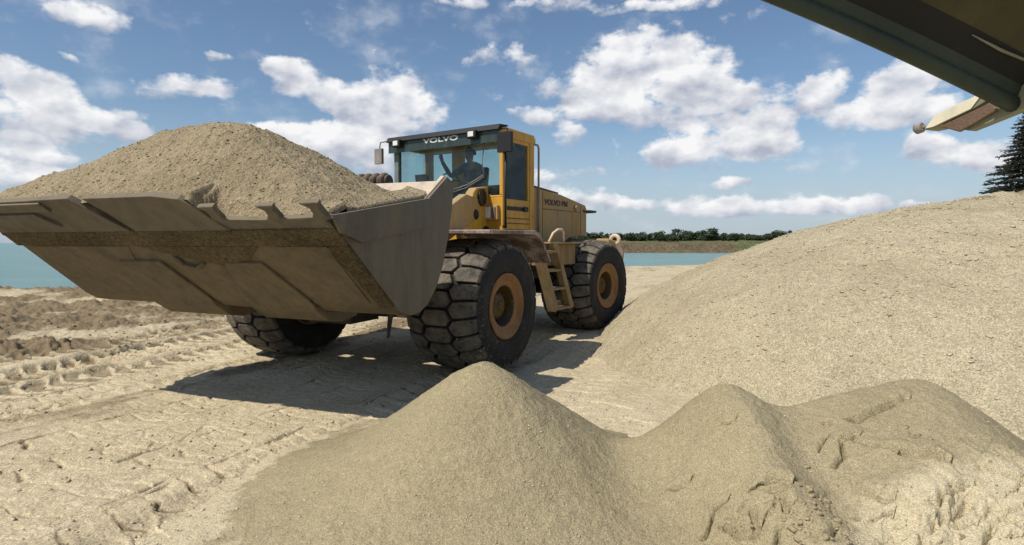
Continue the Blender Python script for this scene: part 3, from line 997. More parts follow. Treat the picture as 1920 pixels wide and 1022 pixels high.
rb = MB()
rb.lathe([(-0.47, 0.45), (-0.47, 0.40), (0.30, 0.40), (0.46, 0.42), (0.50, 0.445), (0.53, 0.462), (0.545, 0.462), (0.552, 0.445), (0.545, 0.425), (0.53, 0.415), (0.532, 0.385), (0.515, 0.375), (0.50, 0.345), (0.495, 0.30), (0.485, 0.285), (0.47, 0.287)], 72)
rim_me = local_mesh('rim', rb, M['rim'])
hb = MB()
hb.lathe([(0.478, 0.286), (0.45, 0.280), (0.34, 0.272), (0.285, 0.268), (0.280, 0.24), (0.31, 0.22), (0.315, 0.20), (0.36, 0.19), (0.40, 0.165), (0.42, 0.12), (0.425, 0.07), (0.445, 0.065), (0.45, 0.0)], 48)
for k_ in range(16):
    q = 2 * math.pi * k_ / 16
    hb.lathe([(0.29, 0.0), (0.29, 0.018), (0.335, 0.018), (0.34, 0.0)], 6, (0.235 * math.cos(q), 0, 0.235 * math.sin(q)))
hub_me = local_mesh('wheel', hb, M['hub'])


def put_wheel(axle, heading, side, fr_left, spin, toe):
    pos = axle + fr_left * side * TRACK / 2
    w = bpy.data.objects.new('wheel', hub_me)
    w.parent = loader
    h_ = heading * side
    w.location = Vector((pos[0], pos[1], TR - 0.02)) - Vector(JO)
    w.rotation_euler = (0, 0, math.atan2(h_[1], h_[0]) - toe)
    COL.objects.link(w)
    for nm, me in (('tyre', tyre_me), ('rim', rim_me)):
        c_ = bpy.data.objects.new(nm, me)
        c_.parent = w
        if nm == 'tyre':
            c_.rotation_euler = (0, spin, 0)
        COL.objects.link(c_)


put_wheel(AX, HF, 1, LF, 0.1, R(8))
put_wheel(AX, HF, -1, LF, 0.27, R(8))
put_wheel(BX, HR, 1, LR, 0.2, R(4))
put_wheel(BX, HR, -1, LR, 0.5, R(4))

# --- bucket (front frame coordinates: x forward, y to the loader's left, z up)
ED = Vector((0.75, 0, 0.661))
FN = Vector((0.661, 0, -0.75))           # outward normal of the floor, down and forward


def fl(s_, y, off=0.0):
    p = Vector((2.87, y, 1.19)) + ED * s_ + FN * off
    return (p.x, y, p.z)


prof_out = [(3.70, 1.916), (3.29, 1.555), (2.87, 1.19), (2.74, 1.11), (2.60, 1.08), (2.45, 1.09), (2.28, 1.16), (2.10, 1.32), (1.95, 1.55), (1.83, 1.85), (1.74, 2.15), (1.69, 2.46)]
th_ = 0.05
prof_in = []
for i, p in enumerate(prof_out):
    a_ = Vector(prof_out[max(i - 1, 0)])
    b_ = Vector(prof_out[min(i + 1, len(prof_out) - 1)])
    t = (b_ - a_).normalized()
    nrm = Vector((t.y, -t.x))
    q = Vector(p) + nrm * th_
    prof_in.append((q.x, q.y))
BW = 2.20
shell = MB()
n = len(prof_out)
ysl = np.linspace(-BW, BW, 2)
v = [(p[0], -BW, p[1]) for p in prof_out] + [(p[0], BW, p[1]) for p in prof_out] + [(p[0], -BW, p[1]) for p in prof_in] + [(p[0], BW, p[1]) for p in prof_in]
f = []
for i in range(n - 1):
    f.append((i, i + 1, n + i + 1, n + i))
    f.append((2 * n + i, 3 * n + i, 3 * n + i + 1, 2 * n + i + 1))
f += [(0, n, 3 * n, 2 * n), (n - 1, 3 * n - 1, 4 * n - 1, 2 * n - 1)]
for i in range(n - 1):
    f.append((i, 2 * n + i, 2 * n + i + 1, i + 1))
    f.append((n + i, n + i + 1, 3 * n + i + 1, 3 * n + i))
shell.add(v, f)
bucket = build('bucket', shell, M['steel'], loader, 'f')
bucket['label'] = 'wide dark steel bucket raised and tilted back, caked with sand'

side_poly = prof_out[:-1] + [(1.69, 2.46), (1.84, 2.52), (2.27, 2.24), (2.9, 2.14), (3.55, 2.02), (3.74, 1.98)]
for sgn in (-1, 1):
    sp = MB()
    sp.prism(side_poly, sgn * BW, sgn * (BW + 0.035))
    build('side_plate', sp, M['steel_edge'], bucket, 'f', 0.006)
    sc_ = MB()
    sc_.prism([(3.80, 2.02), (3.70, 1.88), (3.42, 1.80), (2.20, 1.98), (2.26, 2.26), (2.9, 2.16)], sgn * (BW + 0.035), sgn * (BW + 0.075))
    build('side_cutter', sc_, M['steel_edge'], bucket, 'f', 0.006)
sg = MB()
sg.quad3([(1.70, -BW, 2.46), (1.70, BW, 2.46), (2.16, BW, 2.20), (2.16, -BW, 2.20)], 0.04, (0.49, 0, 0.87))
sg.prism([(1.69, 2.46), (1.84, 2.535), (2.27, 2.25), (2.2, 2.1), (1.8, 2.2)], BW - 0.05, BW - 0.003)
spg = build('spill_guard', sg, M['steel_sunlit'], bucket, 'f', 0.004)
ws = MB()
ws.quad3([fl(0.91, -BW - 0.04), fl(0.91, BW + 0.03), fl(1.12, BW + 0.03), fl(1.12, -BW - 0.04)], 0.035, FN)
build('wear_strip', ws, M['crust'], bucket, 'f', 0.008)
# cutting edges: a long bolted edge on the near part, a plain lip beyond it
ce = MB()
ce.quad3([fl(1.09, 0.80, -0.03), fl(1.09, BW + 0.02, -0.03), fl(1.25, BW + 0.0, -0.03), fl(1.23, 1.5, -0.03), fl(1.25, 0.80, -0.03)], 0.05, FN)
build('lip', ce, M['steel_edge'], bucket, 'f', 0.006)
ce = MB()
ce.quad3([fl(1.05, -BW, -0.07), fl(1.05, 1.0, -0.07), fl(1.35, 0.9, -0.07), fl(1.48, 0.6, -0.07), fl(1.50, -BW, -0.07)], 0.035, FN)
build('lip', ce, M['steel_edge'], bucket, 'f', 0.004)
ce = MB()
ce.quad3([fl(1.09, -BW - 0.03, -0.03), fl(1.09, -0.16, -0.03), fl(1.57, -0.55, -0.03), fl(1.55, -BW - 0.03, -0.03)], 0.06, FN)
build('cutting_edge', ce, M['steel_edge'], bucket, 'f', 0.006)
ce = MB()
ce.quad3([fl(1.09, -0.10, -0.03), fl(1.09, 1.12, -0.03), fl(1.25, 1.0, -0.03), fl(1.40, 0.93, -0.03), fl(1.51, 0.83, -0.03), fl(1.555, 0.55, -0.03), fl(1.56, -0.36, -0.03), fl(1.35, -0.22, -0.03)], 0.06, FN)
build('cutting_edge', ce, M['steel_edge'], bucket, 'f', 0.006)
ce = MB()
ce.quad3([fl(1.22, -BW - 0.05, 0.03), fl(1.22, -1.05, 0.03), fl(1.40, -1.25, 0.03), fl(1.40, -BW - 0.05, 0.03)], 0.03, FN)
ce.quad3([fl(1.43, -BW - 0.05, 0.03), fl(1.43, -0.95, 0.03), fl(1.54, -1.0, 0.03), fl(1.54, -BW - 0.05, 0.03)], 0.025, FN)
build('wear_plate', ce, M['steel_edge'], bucket, 'f', 0.004)
for yc, ln in ((1.06, 0.17), (1.70, 0.16), (2.17, 0.18)):
    tt = MB()
    tt.quad3([fl(1.22, yc - 0.15, -0.03), fl(1.22, yc + 0.10, -0.03), fl(1.25, yc + 0.055, -0.03), fl(1.25 + ln * 0.6, yc + 0.045, -0.03), fl(1.25 + ln * 0.9, yc + 0.07, -0.03), fl(1.23 + ln, yc - 0.13, -0.03), fl(1.25 + ln * 0.55, yc - 0.055, -0.03), fl(1.25 + ln * 0.2, yc - 0.06, -0.03), fl(1.24, yc - 0.10, -0.03)], 0.052, FN)
    build('tooth_adapter', tt, M['steel_edge'], bucket, 'f', 0.01)
# wear plates on the floor and curved skids running under the heel
for (y0, y1, y2, y3) in ((-1.05, -0.10, -0.25, -0.88), (0.42, 1.28, 1.10, 0.62)):
    sk = MB()
    sk.quad3([fl(0.66, y3 + 0.02, 0.0), fl(0.66, y2, 0.0), fl(0.05, y1, 0.0), fl(0.05, y0, 0.0)], 0.035, FN)
    sk.prism([(2.98, 1.245), (2.84, 1.10), (2.66, 0.985), (2.45, 0.95), (2.2, 0.99), (2.02, 1.16), (2.06, 1.30), (2.3, 1.16), (2.6, 1.085), (2.75, 1.12)], y0, y1)
    build('skid_plate', sk, M['steel'], bucket, 'f', 0.012)
pl = MB()
pl.quad3([fl(0.88, -2.0), fl(0.88, -0.5), fl(0.06, -0.95), fl(0.06, -2.0)], 0.012, FN)
build('floor_plate', pl, M['steel'], bucket, 'f', 0.006)
pl = MB()
pl.quad3([fl(0.88, 1.42), fl(0.88, 1.98), fl(0.05, 1.98), fl(0.05, 1.5)], 0.012, FN)
build('floor_plate', pl, M['steel'], bucket, 'f', 0.006)
pl = MB()
pl.tube([fl(0.76, 0.02, 0.01), fl(0.62, 0.06, 0.035), fl(0.57, 0.2, 0.035), fl(0.64, 0.34, 0.01)], 0.022, 8)
build('weld_hook', pl, M['steel'], bucket, 'f')
cr = MB()
cr.quad3([fl(0.90, 1.99), fl(0.90, BW + 0.03), fl(0.02, BW + 0.03), fl(0.02, 2.08)], 0.03, FN)
cr.quad3([fl(0.90, -0.35), fl(0.90, 1.25), fl(0.72, 1.0), fl(0.60, 0.62), fl(0.74, 0.1)], 0.028, FN)
build('sand_crust', cr, M['crust'], bucket, 'f', 0.01)

# linkage between bucket and machine
la = MB()
for sgn in (-1, 1):
    la.prism([(-1.75, 2.55), (-1.2, 2.6), (-0.2, 2.2), (0.9, 1.45), (1.95, 1.42), (2.05, 1.15), (1.6, 1.02), (0.7, 1.08), (-0.5, 1.80), (-1.75, 2.25)], sgn * 0.95, sgn * 0.80)
la.box(0.2, 0.55, -0.8, 0.8, 1.25, 1.6)
build('lift_arm', la, M['yellow_dirty'], loader, 'f', 0.02)
bc = MB()
bc.prism([(0.2, 2.45), (0.35, 2.2), (0.8, 1.2), (0.6, 0.95), (0.2, 1.4), (-0.1, 2.3)], -0.12, 0.12)
bc.tube([(0.6, 0, 1.02), (2.0, 0, 1.3)], 0.09)
build('bell_crank', bc, M['dark'], loader, 'f', 0.02)
hs = MB()
for k_ in range(5):
    yk = -0.32 + 0.135 * k_
    hs.lathe([(0.0, 0.0), (0.0, 0.11), (0.03, 0.135), (0.075, 0.135), (0.10, 0.11), (0.11, 0.0)], 20, (0.15, yk, 2.70))
hs.lathe([(-0.34, 0.0), (-0.34, 0.10), (0.36, 0.10), (0.36, 0.0)], 20, (0.15, 0, 2.70))
hs.tube([(0.15, 0.0, 2.70), (-0.6, 0.0, 2.62), (-1.9, 0.0, 2.3)], 0.08, 12)
build('tilt_cylinder', hs, M['dark'], loader, 'f', 0.006)
cy = MB()
for sgn in (-1, 1):
    cy.tube([(-1.3, sgn * 0.62, 1.15), (0.2, sgn * 0.62, 1.5)], 0.09, 12)
    cy.tube([(0.2, sgn * 0.62, 1.5), (0.75, sgn * 0.62, 1.62)], 0.05, 12)
build('lift_cylinder', cy, M['dark'], loader, 'f')

# front frame, axle, tower
ff = MB()
ff.box(-2.3, 0.45, -0.55, 0.55, 0.75, 1.55)
ff.box(-0.35, 0.35, -1.1, 1.1, 0.72, 1.16)
ff.box(0.45, 1.1, -0.35, 0.35, 0.7, 1.2)
ff.tube([(1.15, 1.05, 1.1), (1.35, 1.15, 0.86), (1.45, 1.18, 0.62)], [0.05, 0.035, 0.02], 8)
build('front_frame', ff, M['dark'], loader, 'f', 0.04)
tw = MB()
poly = [(-0.95, 1.15), (-1.05, 1.93), (-1.50, 2.66), (-1.62, 2.74), (-2.1, 2.80), (-2.12, 1.15)]
for sgn in (-1, 1):
    tw.prism(poly, sgn * 0.78, sgn * 0.94)
tw.box(-2.1, -1.7, -0.78, 0.78, 1.2, 2.2)
tower = build('loader_tower', tw, M['yellow'], loader, 'f', 0.02)
pn = MB()
pn.lathe([(0.94, 0.0), (0.94, 0.15), (0.985, 0.15), (0.985, 0.11), (0.96, 0.10), (0.96, 0.0)], 28, (-1.78, 0, 2.58))
build('pivot_pin', pn, M['black'], tower, 'f')
pn = MB()
pn.lathe([(0.94, 0.0), (0.94, 0.085), (0.965, 0.085), (0.965, 0.0)], 20, (-1.55, 0, 2.28))
build('pivot_pin', pn, M['black'], tower, 'f')
pn = MB()
pn.lathe([(0.94, 0.0), (0.94, 0.11), (0.975, 0.11), (0.975, 0.0)], 20, (-1.95, 0, 1.98))
build('pivot_pin', pn, M['black'], tower, 'f')
# front fenders
for sgn in (-1, 1):
    fd = MB()
    poly = [(0.75, 1.915), (0.75, 1.965), (-0.95, 1.985), (-1.25, 1.90), (-1.72, 1.50), (-1.68, 1.46), (-1.22, 1.84), (-0.93, 1.925)]
    fd.prism(poly, sgn * 1.02, sgn * 2.25)
    fd.box(-0.2, 0.0, sgn * 0.94, sgn * 1.02, 1.2, 1.9)
    build('front_fender', fd, M['fender'], loader, 'f', 0.008)

# --- rear frame
rf = MB()
rf.box(-1.2, 2.35, -0.6, 0.6, 0.75, 1.58)
rf.box(-0.35, 0.35, -1.1, 1.1, 0.72, 1.16)
rf.box(0.95, 2.35, -1.25, 1.25, 1.1, 1.95)
rf.tube([(2.0, 0, 1.0), (2.9, 0, 1.0)], 0.16, 12)
build('rear_frame', rf, M['dark'], loader, 'r', 0.03)
# cab
CX0, CX1, CY_, CZ0, CZ1 = 1.46, 2.55, 1.30, 2.02, 3.84
cb = MB()
cb.box(CX1 - 0.08, CX1, -CY_, CY_, CZ0, 2.60)                     # front wall under the windscreen
cb.quad3([(CX1 - 0.078, 0.55, 2.598), (CX1 - 0.078, CY_, 2.598), (CX1 - 0.078, CY_, 2.64), (CX1 - 0.078, 1.05, 2.64), (CX1 - 0.078, 0.82, 2.72), (CX1 - 0.078, 0.55, 2.72)], 0.076, (1, 0, 0))
cb.box(CX0, CX0 + 0.16, CY_ - 0.12, CY_, CZ0 - 0.1, 3.74)         # rear left post
cb.box(CX0, CX0 + 0.16, -CY_, -CY_ + 0.12, CZ0 - 0.1, 3.74)
cb.box(CX1 - 0.10, CX1 - 0.002, CY_ - 0.075, CY_ - 0.003, 2.64, 3.74)
cb.box(CX0 + 0.002, CX0 + 0.08, -CY_ + 0.12, CY_ - 0.12, CZ0 - 0.1, 2.75)   # back wall
cb.box(CX0 + 0.002, CX0 + 0.10, -0.62, -0.34, 2.75, 3.70)         # inner yellow upright
cb.box(CX0 + 0.16, CX1 - 0.08, -CY_, -CY_ + 0.05, CZ0, 2.60)      # right wall
cb.box(CX0, CX1 - 0.02, -CY_ + 0.02, CY_ - 0.06, CZ0 - 0.08, CZ0 - 0.003)   # floor
cab = build('cab', cb, M['yellow'], loader, 'r', 0.012)
cpst = MB()
cpst.box(CX1 - 0.10, CX1 - 0.002, -CY_ + 0.003, -CY_ + 0.12, 2.60, 3.74)
build('corner_post', cpst, M['post'], cab, 'r', 0.012)
rfm = MB()
rfm.prism([(CX1 + 0.10, 3.72), (CX1 + 0.02, 3.84), (CX0 + 0.02, 3.83), (CX0 - 0.05, 3.76), (CX0 - 0.05, 3.66), (CX1 + 0.0, 3.66)], -CY_ - 0.02, CY_ + 0.005)
build('roof', rfm, M['yellow'], cab, 'r', 0.02)
vs = MB()
vs.prism([(CX1 + 0.18, 3.755), (CX1 + 0.12, 3.855), (CX1 - 0.15, 3.875), (CX1 - 0.15, 3.845), (CX1 + 0.03, 3.845), (CX1 + 0.103, 3.755)], -CY_ - 0.04, CY_ + 0.02)
build('visor', vs, M['black'], cab, 'r', 0.012)
gp_ = MB()
gp_.box(CX1 - 0.055, CX1 - 0.045, -CY_ + 0.12, CY_ - 0.075, 2.60, 3.68)
build('windscreen', gp_, M['glass'], cab, 'r')
ft = MB()
ft.box(CX1 + 0.104, CX1 + 0.120, -CY_ - 0.02, CY_ + 0.004, 3.55, 3.775)
build('sun_band', ft, M['band'], cab, 'r', 0.004)
gp_ = MB()
gp_.box(CX0 + 0.035, CX0 + 0.045, -CY_ + 0.12, CY_ - 0.12, 2.75, 3.68)
build('rear_window', gp_, M['glass'], cab, 'r')
gp_ = MB()
gp_.box(CX0 + 0.16, CX1 - 0.10, -CY_ + 0.03, -CY_ + 0.04, 2.60, 3.68)
build('side_window', gp_, M['glass'], cab, 'r')
# door on the left side
dr = MB()
dx0, dx1 = CX0 + 0.17, CX1 - 0.03
dr.box(dx0, dx1, CY_ - 0.055, CY_ - 0.01, 2.04, 2.58)
dr.box(dx0, dx0 + 0.05, CY_ - 0.055, CY_ - 0.008, 2.58, 3.66)
dr.box(dx1 - 0.06, dx1, CY_ - 0.055, CY_ - 0.006, 2.58, 3.66)
dr.box(dx0 + 0.05, dx1 - 0.06, CY_ - 0.055, CY_ - 0.01, 3.60, 3.66)
door = build('door', dr, M['yellow'], cab, 'r', 0.006)
gp_ = MB()
gp_.box(dx0 + 0.05, dx1 - 0.06, CY_ - 0.045, CY_ - 0.037, 2.58, 3.60)
build('door_window', gp_, M['glass'], door, 'r')
hd_ = MB()
hd_.box(dx0 + 0.06, dx1 - 0.12, CY_ - 0.008, CY_ + 0.006, 2.38, 2.45)
hd_.box(dx0 + 0.09, dx0 + 0.24, CY_ + 0.006, CY_ + 0.03, 2.37, 2.46)
build('handle', hd_, M['black'], door, 'r', 0.004)
for zz in (2.14, 2.23):
    tr_ = MB()
    tr_.box(dx0 + 0.02, dx1 - 0.08, CY_ - 0.009, CY_ + 0.002, zz, zz + 0.014)
    build('seam', tr_, M['letter_dark'], door, 'r')
# windscreen corner gasket, wiper
wp = MB()
wp.tube([(CX1 + 0.0, 0.90, 3.02), (CX1 + 0.01, 0.55, 2.86), (CX1 + 0.01, 0.10, 2.76)], 0.008, 6)
wp.tube([(CX1 + 0.0, 0.90, 2.98), (CX1 + 0.012, 0.5, 2.80), (CX1 + 0.012, 0.05, 2.70)], 0.006, 6)
wp.tube([(CX1 + 0.01, 0.92, 3.60), (CX1 + 0.01, 0.86, 3.25), (CX1 + 0.01, 0.90, 3.0)], 0.010, 6)
build('wiper', wp, M['grey'], cab, 'r')
# lamps on the roof front and the headlamp beside the windscreen
for yc in (-1.02, 0.78):
    lm = MB()
    lm.box(CX1 + 0.14, CX1 + 0.24, yc - 0.10, yc + 0.10, 3.64, 3.78)
    lo = build('work_lamp', lm, M['black'], cab, 'r', 0.015)
    ln_ = MB()
    ln_.box(CX1 + 0.24, CX1 + 0.252, yc - 0.06, yc + 0.06, 3.665, 3.755)
    build('lens', ln_, M['lens'], lo, 'r', 0.004)
hl = MB()
hl.box(CX1 + 0.0, CX1 + 0.09, 0.74, 1.24, 2.20, 2.46)
hlo = build('headlamp', hl, M['yellow_dirty'], cab, 'r', 0.015)
ln_ = MB()
ln_.box(CX1 + 0.09, CX1 + 0.105, 0.80, 1.10, 2.235, 2.43)
build('lens', ln_, M['lens'], hlo, 'r', 0.006)
ind = MB()
ind.box(CX1 + 0.09, CX1 + 0.11, 1.13, 1.21, 2.23, 2.42)
build('indicator', ind, M['rust'], hlo, 'r', 0.006)
# mirrors
mr_ = MB()
mr_.tube([(CX1 + 0.05, CY_ - 0.03, 3.78), (CX1 + 0.10, CY_ + 0.16, 3.76), (CX1 + 0.10, CY_ + 0.19, 3.45), (CX1 + 0.05, CY_ + 0.05, 3.35)], 0.014, 8)
mr_.box(CX1 + 0.07, CX1 + 0.15, CY_ - 0.02, CY_ + 0.26, 3.36, 3.70)
mo = build('mirror', mr_, M['black'], cab, 'r', 0.03, 3)
mr_ = MB()
mr_.tube([(CX1 + 0.12, -CY_ + 0.1, 3.80), (CX1 + 0.14, -CY_ - 0.22, 3.78), (CX1 + 0.14, -CY_ - 0.25, 3.62)], 0.014, 8)
mr_.box(CX1 + 0.11, CX1 + 0.17, -CY_ - 0.36, -CY_ - 0.16, 3.36, 3.66)
mo = build('mirror', mr_, M['grey'], cab, 'r', 0.03, 3)
# grab rails
gr_ = MB()
gr_.tube([(CX1 + 0.02, CY_ + 0.07, 3.5), (CX1 + 0.02, CY_ + 0.07, 2.05)], 0.020, 8)
gr_.box(CX1 - 0.03, CX1 + 0.02, CY_, CY_ + 0.07, 2.06, 2.10)
build('grab_rail', gr_, M['black'], cab, 'r')
gr_ = MB()
gr_.tube([(CX0 + 0.0, CY_ - 0.01, 3.66), (CX0 - 0.07, CY_ + 0.03, 3.66), (CX0 - 0.11, CY_ + 0.03, 3.60), (CX0 - 0.11, CY_ + 0.03, 2.0)], 0.020, 8)
build('grab_rail', gr_, M['grey'], cab, 'r')
# interior: seat, steering wheel, console
st = MB()
st.box(1.72, 2.10, -0.15, 0.43, 2.60, 2.72)
st.prism([(1.72, 2.68), (1.82, 2.68), (1.74, 3.28), (1.64, 3.26)], -0.12, 0.40)
st.box(1.78, 2.0, 0.0, 0.28, 2.03, 2.60)
build('driver_seat', st, M['black'], cab, 'r', 0.03)
sw = MB()
cx_, cy_, cz_ = 2.22, -0.12, 2.98
ring = []
for k_ in range(25):
    q = 2 * math.pi * k_ / 24
    ring.append((cx_ + 0.10 * math.sin(q), cy_ + 0.20 * math.cos(q), cz_ + 0.16 * math.sin(q) * 0.9))
sw.tube(ring, 0.014, 8, False)
sw.tube([(cx_, cy_, cz_), (2.38, cy_, 2.55), (2.42, cy_, 2.1)], 0.03, 8)
sw.tube([(cx_, cy_ - 0.2, cz_), (cx_, cy_ + 0.2, cz_)], 0.012, 6)
build('steering_wheel', sw, M['black'], cab, 'r')
cn = MB()
cn.box(2.15, 2.43, -0.95, -0.70, 2.55, 2.75)
cn.tube([(2.3, -0.82, 2.7), (2.3, -0.82, 2.98)], 0.02, 8)
cn.prism([(2.27, 2.96), (2.33, 2.96), (2.36, 3.14), (2.27, 3.10)], -0.92, -0.62)
build('instrument_stand', cn, M['black'], cab, 'r', 0.015)
cn = MB()
cn.box(1.75, 2.3, 0.62, 1.1, 2.1, 2.85)
build('console', cn, M['black'], cab, 'r', 0.03)

# engine hood
hd2 = MB()
hpoly = [(1.455, 1.58), (1.455, 2.86), (0.35, 2.79), (-0.80, 2.63), (-0.87, 2.56), (-0.87, 1.95), (-0.42, 1.94), (-0.02, 1.90), (0.30, 1.74), (0.45, 1.52), (0.9, 1.50)]
hd2.prism(hpoly, -1.29, 1.29)
hood = build('engine_hood', hd2, M['yellow_dirty'], loader, 'r', 0.02)
tr_ = MB()
tr_.prism([(1.44, 2.868), (0.42, 2.80), (0.42, 2.83), (1.44, 2.90)], 0.9, 1.26)
build('top_cover', tr_, M['black'], hood, 'r', 0.004)
for (x0, x1, z0, z1) in ((-0.55, 1.12, 2.455, 2.468), (1.118, 1.13, 1.62, 2.80), (-0.563, -0.55, 1.96, 2.60)):
    tr_ = MB()
    tr_.box(x0, x1, 1.288, 1.294, z0, z1)
    build('seam', tr_, M['letter_dark'], hood, 'r')
tr_ = MB()
for k_ in range(9):
    zz = 2.0 + 0.05 * k_
    tr_.box(-0.50, -0.12, 1.289, 1.305, zz, zz + 0.022)
build('vent', tr_, M['yellow_dirty'], hood, 'r', 0.003)
bl_ = MB()
bl_.lathe([(1.29, 0.0), (1.29, 0.055), (1.33, 0.055), (1.34, 0.04), (1.34, 0.0)], 16, (-0.30, 0, 2.54))
build('filler_cap', bl_, M['grey'], hood, 'r')
rp = MB()
rp.box(-0.92, -0.872, -1.18, 1.24, 1.98, 2.52)
build('grille', rp, M['dark'], hood, 'r', 0.01)
br = MB()
br.tube([(-0.7, 1.30, 2.50), (-0.9, 1.36, 2.50), (-1.18, 1.36, 2.50), (-1.24, 1.2, 2.50), (-1.24, -1.2, 2.50)], 0.028, 8)
build('rear_lamp_bar', br, M['dark'], hood, 'r')
ex = MB()
ex.tube([(0.2, -0.9, 2.7), (0.2, -0.9, 3.0), (0.13, -0.9, 3.08)], 0.06, 14)
build('exhaust', ex, M['dark'], hood, 'r')

# platform box, arch handle, ladder
pf = MB()
pf.box(0.72, 2.10, 1.15, 2.0, 1.775, 1.81)
pf.box(0.80, 2.0, 1.20, 1.85, 1.38, 1.775)
plat = build('side_platform', pf, M['ladder'], loader, 'r', 0.012)
ah = MB()
ah.tube([(2.0, 1.92, 1.81), (1.86, 1.93, 1.97), (1.68, 1.93, 2.04), (1.52, 1.93, 2.04), (1.46, 1.93, 1.98), (1.45, 1.93, 1.81)], 0.022, 8)
build('handrail', ah, M['eye'], plat, 'r')
ld = MB()
for xo in (0.0, -0.62):
    ld.prism([(2.62 + xo, 1.78), (2.50 + xo, 1.78), (1.86 + xo, 0.60), (2.00 + xo, 0.56)], 1.90 if xo == 0 else 1.93, 2.06 if xo == 0 else 2.05)
ladder = build('ladder', ld, M['ladder'], loader, 'r', 0.006)
for k_ in range(4):
    t = (0.12, 0.40, 0.68, 0.985)[k_]
    xr, zr = 2.56 + (1.93 - 2.56) * t, 1.78 + (0.58 - 1.78) * t
    rg = MB()
    rg.box(xr - 0.60, xr - 0.03, 1.86, 2.04, zr - 0.02, zr + 0.025)
    if k_ == 3:
        rg.box(xr - 0.60, xr - 0.03, 1.86, 1.88, zr, zr + 0.12)
    build('rung', rg, M['ladder'], ladder, 'r', 0.005)

# counterweight and towing eyes
cw = MB()
cw.prism([(-1.0, 0.95), (-1.55, 0.98), (-1.86, 1.15), (-1.92, 1.66), (-1.75, 1.76), (-1.0, 1.90)], -1.78, 1.78)
cwo = build('counterweight', cw, M['yellow_dirty'], loader, 'r', 0.05, 3)
for sgn in (-1, 1):
    ey = MB()
    ring = []
    for k_ in range(25):
        q = 2 * math.pi * k_ / 24
        ring.append((-1.42, sgn * 1.74 + 0.10 * math.cos(q), 1.86 + 0.10 * math.sin(q)))
    ey.tube(ring, 0.045, 10, False)
    ey.prism([(-1.36, 1.80), (-1.55, 1.78), (-1.82, 1.60), (-1.70, 1.45), (-1.40, 1.6)], sgn * 1.66, sgn * 1.80)
    build('lifting_eye', ey, M['eye'], cwo, 'r', 0.008)

# lettering


def lettering(txt, size, mat, parent, origin, xdir, zdir, width, name='lettering'):
    cu = bpy.data.curves.new(name, 'FONT')
    cu.body = txt
    cu.size = size
    cu.offset = size * 0.035
    cu.extrude = 0.003
    cu.align_x = 'CENTER'
    cu.align_y = 'CENTER'
    to = bpy.data.objects.new(name, cu)
    COL.objects.link(to)
    dg = bpy.context.evaluated_depsgraph_get()
    me = bpy.data.meshes.new_from_object(to.evaluated_get(dg))
    bpy.data.objects.remove(to)
    wdt = max(v_.co.x for v_ in me.vertices) - min(v_.co.x for v_ in me.vertices)
    sx = width / wdt
    xd, zd = Vector(xdir).normalized(), Vector(zdir).normalized()
    nd = xd.cross(zd)
    org = wloc(parent)
    for v_ in me.vertices:
        p = origin + xd * (v_.co.x * sx) + zd * v_.co.y + nd * v_.co.z
        v_.co = p - org
    me.materials.clear()
    me.materials.append(mat)
    o = bpy.data.objects.new(name, me)
    COL.objects.link(o)
    o.parent = parent
    return o


lettering('VOLVO', 0.12, M['letter_light'], cab, frame_pt((CX1 + 0.124, 0.0, 3.700), 'r'), LR, (0, 0, 1), 0.84)
lettering('VOLVO BM', 0.15, M['letter_dark'], hood, frame_pt((0.56, 1.296, 2.60), 'r'), -HR, (0, 0, 1), 0.98)

# ------------------------------------------------------------------ sand heaped in the bucket
nxh, nyh = 330, 560
u = np.linspace(1.80, 4.06, nxh)
vv = np.linspace(-BW + 0.01, BW - 0.005, nyh)
XL, YL = np.meshgrid(u, vv)
ls_ = 1 - sstep(YL, 0.2, 1.9)
lipx = 3.77 + 0.20 * ls_
lipz = 2.04 + 0.17 * ls_
fr_ = (lipx - XL) * 0.86
lf_ = (BW - YL) * 0.43 + 0.06
rt_ = (YL + BW + 0.30) * 0.46 + 0.02
bk_ = (XL - 1.72) * 1.05 + 0.18
k = 9.0
sm = -np.log(np.exp(-k * fr_) + np.exp(-k * lf_) + np.exp(-k * rt_) + np.exp(-k * bk_)) / k
HZ = lipz + np.maximum(sm, -0.3) + 0.02
HZ = -np.log(np.exp(-14 * HZ) + np.exp(-14 * 3.08)) / 14
w1_, w2_, wc_ = worley(XL * 2.6 + 0.4 * fbm(XL, YL, 2, 3, 95), YL * 2.2, 96)
HZ = HZ + 0.05 * (wc_ - 0.5) * sstep(w2_ - w1_, 0.0, 0.25) * sstep(fbm(XL, YL, 1.1, 3, 97), -0.2, 0.2)
HZ = HZ + 0.075 * fbm(XL, YL, 1.8, 5, 91, 0.6) + 0.012 * fbm(XL, YL, 16, 3, 92, 0.6)
real = 1 - sstep(YL, 0.90, 0.98)
rlx, rlz = 3.775 + 0.20 * real, 2.015 + 0.18 * real
HZ = np.minimum(HZ, rlz + 0.06 + 3.0 * np.maximum(rlx - XL, 0))
HZ = np.where(rlx - XL < 0.25, np.maximum(HZ, rlz + 0.035 + 0.4 * np.maximum(rlx - XL, 0)), HZ)
plate_top = np.interp(XL, [1.84, 2.27, 2.9, 3.55, 3.74], [2.52, 2.24, 2.14, 2.02, 1.98])
HZ = np.where(XL > 2.2, np.maximum(HZ, plate_top + 0.045 + 0.30 * (BW - YL) - 0.9 * np.maximum(BW - YL - 0.25, 0)), HZ)
HZ = HZ + 0.035 * np.exp(-((YL - 0.25 + 0.25 * (XL - 3.2)) / 0.22) ** 2) * sstep(XL, 2.5, 3.3) * (1 - sstep(XL, 3.6, 3.8))
